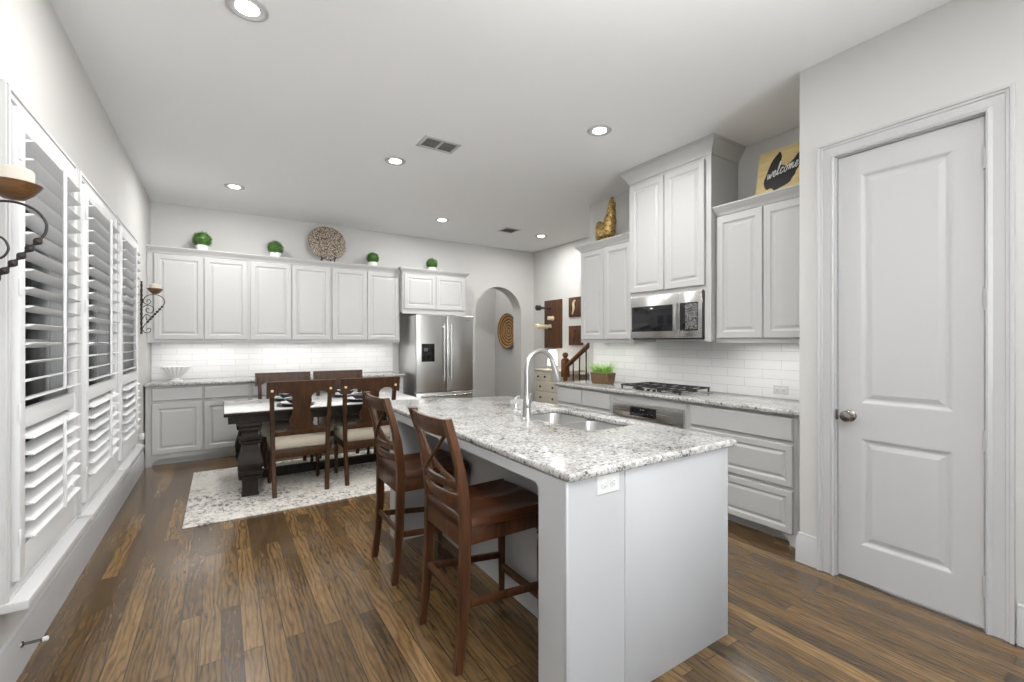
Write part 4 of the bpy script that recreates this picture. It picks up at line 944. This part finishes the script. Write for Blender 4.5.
# ------------------------------------------------------------------ sconces on the left wall
def make_sconce(loc, label):
    R = thing('candle_sconce', label, 'sconce', (0, 0, 0), 'candle sconces')
    f = lambda x, z: (x, 0, z)
    b = MB(); bar = [f(0.010, 0.0+0.55*k/44) for k in range(45)]
    b.tube(bar, [0.0105 if k % 4 < 2 else 0.0080 for k in range(45)], 8)
    for z in (0.12, 0.44): b.lathe([(0, 0), (0.014, 0), (0.014, 0.003), (0, 0.004)], (0, 0, 0), 10, Fr((0, 0, z), (0, 1, 0), (0, 0, 1)))
    b.build('wall_bar', 'iron', R)
    S_ = 0.0013
    g = lambda px, py: f(0.010+(px-156)*S_, (560-py)*0.55/410)
    b = MB().tube(catmull([g(162, 320), g(172, 285), g(195, 258), g(240, 249), g(280, 262), g(301, 290), g(302, 315), g(294, 333)], 6), 0.0042, 8)
    b.tube(catmull([g(190, 470), g(172, 495), g(160, 522)], 5), 0.0042, 8); b.build('arm', 'iron', R)
    b = MB(); n = 42; a0, a1 = Vector(g(294, 333)), Vector(g(188, 474))
    b.tube([a0.lerp(a1, k/n) for k in range(n+1)], [0.0035+0.0100*abs(math.sin(PI*k/6))**1.6 for k in range(n+1)], 8); b.build('beaded_rod', 'iron', R)
    for P in ([(162, 285), (172, 318), (195, 328), (213, 312), (208, 292), (193, 294), (190, 308)], [(162, 352), (190, 336), (222, 342), (233, 368), (220, 392), (195, 392), (183, 372), (194, 358), (204, 368)],
              [(162, 440), (178, 412), (200, 412), (213, 430), (206, 448), (190, 448), (184, 434)], [(160, 520), (172, 545), (195, 552), (213, 538), (210, 518), (194, 516), (188, 530)]):
        MB().tube(catmull([g(*p) for p in P], 5), 0.0036, 8).build('scroll', 'iron', R)
    c = g(242, 203); r = 0.071
    MB().lathe([(0, -0.056), (0.026, -0.052), (0.048, -0.034), (0.064, -0.012), (r, 0.0), (r-0.004, 0.002), (0.060, -0.008), (0, -0.014)], c, 28).build('bowl', 'bowl_wood', R)
    MB().lathe([(0, -0.014), (0.050, -0.014), (0.050, 0.044), (0.046, 0.050), (0.03, 0.046), (0, 0.043)], c, 24).build('candle', 'candle_wax', R)
    R.location = loc; R['label'] = label; return R
sc = make_sconce((XL+0.002, 2.175, 1.425), 'iron scroll candle sconce at the left edge, before the nearest shutters')
dup(sc, (XL+0.002, 6.02, 1.455), 0, 'iron scroll candle sconce between the last shutters and the back cabinets')

# ------------------------------------------------------------------ ceiling lamps and vents
LP = [(0.11, 2.62, 'nearest the camera above the floor by the shutters'), (0.12, 5.71, 'above the dining table end near the shutters'), (1.36, 4.08, 'beside the larger ceiling vent'),
      (2.56, 5.70, 'in front of the refrigerator'), (2.53, 2.60, 'nearest the tall cabinet'), (4.27, 5.70, 'beyond the archway, over the dresser')]
behind = [(0.11, -0.6), (2.53, -1.6)]
other = [(3.95, 7.5, 0.42), (4.45, 4.6, 0.25)]
for i, (x, y, w_) in enumerate(LP):
    R = thing('recessed_light', f'lit round recessed ceiling light {w_}', 'ceiling light', (x, y, H), 'recessed ceiling lights')
    MB().lathe([(0.066, -0.001), (0.096, -0.001), (0.095, -0.006), (0.085, -0.009), (0.072, -0.008), (0.066, -0.004)], (x, y, H), 36).build('trim_ring', 'white_trim', R, normals=True)
    MB().lathe([(0.0, -0.0055), (0.040, -0.005), (0.068, -0.003), (0.068, -0.001), (0, -0.001)], (x, y, H), 32).build('lens', 'lamp_lens', R)
    lamp_area('bulb', (0, 0, -0.012), 0.12, 0, CAN_W, (1, 0.985, 0.965), (0, 0, 0), True, R)
for x, y, f_ in other: lamp_area('hall_fill', (x, y, H-0.012), 0.12, 0, CAN_W*f_, (1, 0.985, 0.965), (0, 0, 0), True)  # unseen lamps added to brighten the hall and landing
for x, y in behind: lamp_area('rear_fill', (x, y, H-0.012), 0.12, 0, CAN_W*0.4, (1, 0.985, 0.965), (0, 0, 0), True)  # unseen lamps added as fill in the room behind the camera

def vent(label, cx, cy, lx, ly, bars):
    R = thing('ceiling_vent', label, 'vent', (cx, cy, H))
    fv = Fr((cx, cy, H), (1, 0, 0), (0, -1, 0))        # n points down
    MB().sweep2([(-lx/2, -ly/2), (-lx/2, ly/2), (lx/2, ly/2), (lx/2, -ly/2)], [(0, 0), (0, 0.004), (-0.022, 0.009), (-0.028, 0.007), (-0.028, 0)], fv, closed=True).build('frame', 'white_trim', R)
    MB().fbox(fv, -lx/2+0.02, lx/2-0.02, -ly/2+0.02, ly/2-0.02, 0.0003, 0.001).build('duct_shade', 'shade_black', R)  # flat near-black sheet, paints the shade inside the vent
    b = MB(); n = 9
    for k in range(n):
        v = -ly/2+0.03+(ly-0.06)*(k+0.5)/n
        b.rings([[fv(u, v-0.009, 0.0025), fv(u, v-0.008, 0.0015), fv(u, v+0.007, 0.0065), fv(u, v+0.006, 0.0075)] for u in (-lx/2+0.025, lx/2-0.025)])
    b.build('louvers', 'slot_vent', R)
    if bars: MB().fbox(fv, -0.010, 0.010, -ly/2+0.02, ly/2-0.02, 0.001, 0.009).build('divider', 'white_trim', R)
mat_paint('slot_vent', (0.38, 0.38, 0.37), 0.5)
vent('larger two-bay ceiling vent in the middle of the ceiling', 1.563, 3.545, 0.33, 0.225, True)
vent('small ceiling vent near the archway', 3.645, 5.67, 0.26, 0.26, False)

# ------------------------------------------------------------------ the landing beyond the range wall
dz = thing('dresser', 'pale painted dresser with dark knobs against the landing wall', 'dresser', (4.72, 5.82, 0))
FD = Fr((4.50, 0, 0), (0, -1, 0), (0, 0, 1))
b = MB().box(4.50, 4.94, 5.46, 6.17, 0.10, 0.885, 0.004); b.build('body', 'dresser_paint', dz)
MB().box(4.475, 4.945, 5.44, 6.19, 0.885, 0.912, 0.006).build('top', 'dresser_paint', dz)
for x in (4.53, 4.91):
    for y in (5.49, 6.14): MB().lathe([(0.018, 0.0), (0.026, 0.05), (0.03, 0.10)], (x, y, 0), 12).build('foot', 'dresser_paint', dz)
def drw(a, c, z0, z1, ks):
    p = MB().panel(FD, -c, -a, z0, z1, [(0, 0), (0, 0.010), (0.008, 0.016)], 0.001).build('drawer', 'dresser_paint', dz)
    for k in ks: MB().lathe([(0, 0.015), (0.007, 0.015), (0.007, 0.026), (0.018, 0.032), (0.018, 0.040), (0.010, 0.046), (0, 0.046)], (0, 0, 0), 14, Fr(FD(-k, (z0+z1)/2, 0), FD.U, FD.V)).build('knob', 'black_matte', p)
drw(5.96, 6.15, 0.72, 0.87, (6.05,)); drw(5.73, 5.95, 0.72, 0.87, (5.865,)); drw(5.48, 5.72, 0.72, 0.87, (5.60,))
drw(5.48, 6.15, 0.55, 0.71, (5.99, 5.66)); drw(5.48, 6.15, 0.36, 0.54, (5.99, 5.66)); drw(5.48, 6.15, 0.13, 0.35, (5.99, 5.66))
lm = thing('table_lamp', 'small lit lamp on the pale dresser', 'lamp', (4.74, 6.0, 0.912))
MB().lathe([(0, 0.9125), (0.055, 0.9125), (0.052, 0.925), (0.02, 0.935), (0.018, 0.975), (0, 0.976)], (4.74, 6.0, 0), 20).build('base', 'taupe_paint', lm)
MB().lathe([(0.0, 0.97), (0.082, 0.97), (0.086, 0.972), (0.070, 1.235), (0.0, 1.236)], (4.74, 6.0, 0), 28).build('shade', 'lit_shade', lm)

rk_ = thing('wall_rack', 'tall dark wood wall panel with black and cream pegs', 'wall decor', (4.92, 6.22, 1.26))
FW = Fr((4.95, 0, 0), (0, -1, 0), (0, 0, 1))
MB().fbox(FW, -6.465, -5.99, 1.265, 2.115, 0.001, 0.035, 0.004).build('panel', 'rack_wood', rk_)
def peg(y, z, L, r, m_, head):
    f = Fr(FW(-y, z, 0.035), Vector((0, -1, 0)), Vector((0, 0, 1)))
    MB().lathe([(0, 0), (r*1.4, 0), (r*1.4, 0.012), (r, 0.018), (r, L*0.70), (head, L*0.74), (head, L*0.97), (head*0.8, L), (0, L)], (0, 0, 0), 16, f).build('peg', m_, rk_)
peg(6.30, 1.97, 0.30, 0.022, 'black_matte', 0.048); peg(6.22, 1.79, 0.10, 0.030, 'cream_peg', 0.035); peg(6.30, 1.64, 0.32, 0.036, 'cream_peg', 0.045); peg(6.26, 1.60, 0.06, 0.02, 'rack_wood', 0.03)
for zc, w_ in ((1.955, 'upper'), (1.48, 'lower')):
    P = thing('wood_plaque', f'{w_} of the two small dark wood plaques beside the wall panel', 'plaque', (4.94, 5.63, zc-0.16), 'small wood plaques')
    MB().fbox(FW, -5.80, -5.46, zc-0.162, zc+0.162, 0.001, 0.025, 0.003).build('board', 'rack_wood', P)
    MB().tube(catmull([FW(-5.70, zc-0.12, 0.030), FW(-5.66, zc-0.02, 0.034), FW(-5.67, zc+0.06, 0.034), FW(-5.63, zc+0.11, 0.032)], 5), [0.012+0.010*math.sin(PI*k/15) for k in range(16)], 8).build('carving', 'cream_peg' if zc > 1.7 else 'rail_wood', P)

stc = thing('staircase', 'taupe stairs rising behind the black balusters', 'stairs', (4.57, 4.2, 0))
b = MB()
for k in range(9): b.box(4.22, 4.94, 4.92-0.27*(k+1), 4.92-0.27*k, 0, 0.18*(k+1))
b.build('steps', 'taupe_paint', stc)
hr = thing('stair_railing', 'brown wooden stair handrail with black balusters and newel post', 'railing', (4.2, 5.02, 0))
NP = [(0.05, 0.0), (0.05, 0.20), (0.034, 0.22), (0.040, 0.26), (0.030, 0.30), (0.038, 0.50), (0.030, 0.72), (0.042, 0.76), (0.030, 0.80), (0.034, 0.86)]
nb = MB().lathe(NP, (4.20, 5.02, 0), 18); nb.box(4.155, 4.245, 4.975, 5.065, 0.86, 1.115, 0.005); nb.lathe([(0.05, 1.115), (0.052, 1.125), (0.030, 1.135), (0.026, 1.145), (0.042, 1.165), (0.044, 1.185), (0.034, 1.210), (0, 1.222)], (4.20, 5.02, 0), 18)
nb.build('newel_post', 'rail_wood', hr)
sl = 0.18/0.27; L = []
for y, z in ((4.98, 1.02), (2.6, 1.02+sl*2.38)):
    L.append([Vector((4.20+a, y, z+c)) for a, c in ((-0.032, -0.02), (-0.036, 0.005), (-0.026, 0.032), (0, 0.042), (0.026, 0.032), (0.036, 0.005), (0.032, -0.02), (0, -0.03))])
MB().rings(L).build('handrail', 'rail_wood', hr)
for k in range(9):
    y = 4.88-0.135*k; z0 = 0.18*(int((4.92-y)/0.27)+1)
    MB().box(4.2235, 4.2365, y-0.0065, y+0.0065, z0 if y < 4.92 else 0, 1.02+sl*(4.98-y)-0.01).build('baluster', 'iron', hr)
cs = thing('storage_chest', 'taupe chest standing behind the stair balusters', 'chest', (4.72, 5.22, 0))
MB().box(4.52, 4.93, 5.06, 5.42, 0.0, 0.85, 0.008).build('body', 'taupe_paint', cs); MB().box(4.505, 4.94, 5.045, 5.435, 0.85, 0.885, 0.008).build('lid', 'taupe_paint', cs)

# woven tray in the hall behind the archway
wt = MB().lathe([(0, 0.012), (0.20, 0.012), (0.315, 0.030), (0.345, 0.060), (0.348, 0.070), (0.335, 0.068), (0.30, 0.045), (0.19, 0.026), (0, 0.024)], (0, 0, 0), 40, Fr((4.75, 7.37, 1.585), (0, -1, 0), (0, 0, 1)))
tag(wt.build('woven_tray', 'coil_basket', loc=(4.75, 7.37, 1.585)), 'round woven tray hanging in the hall behind the archway', 'wall decor')
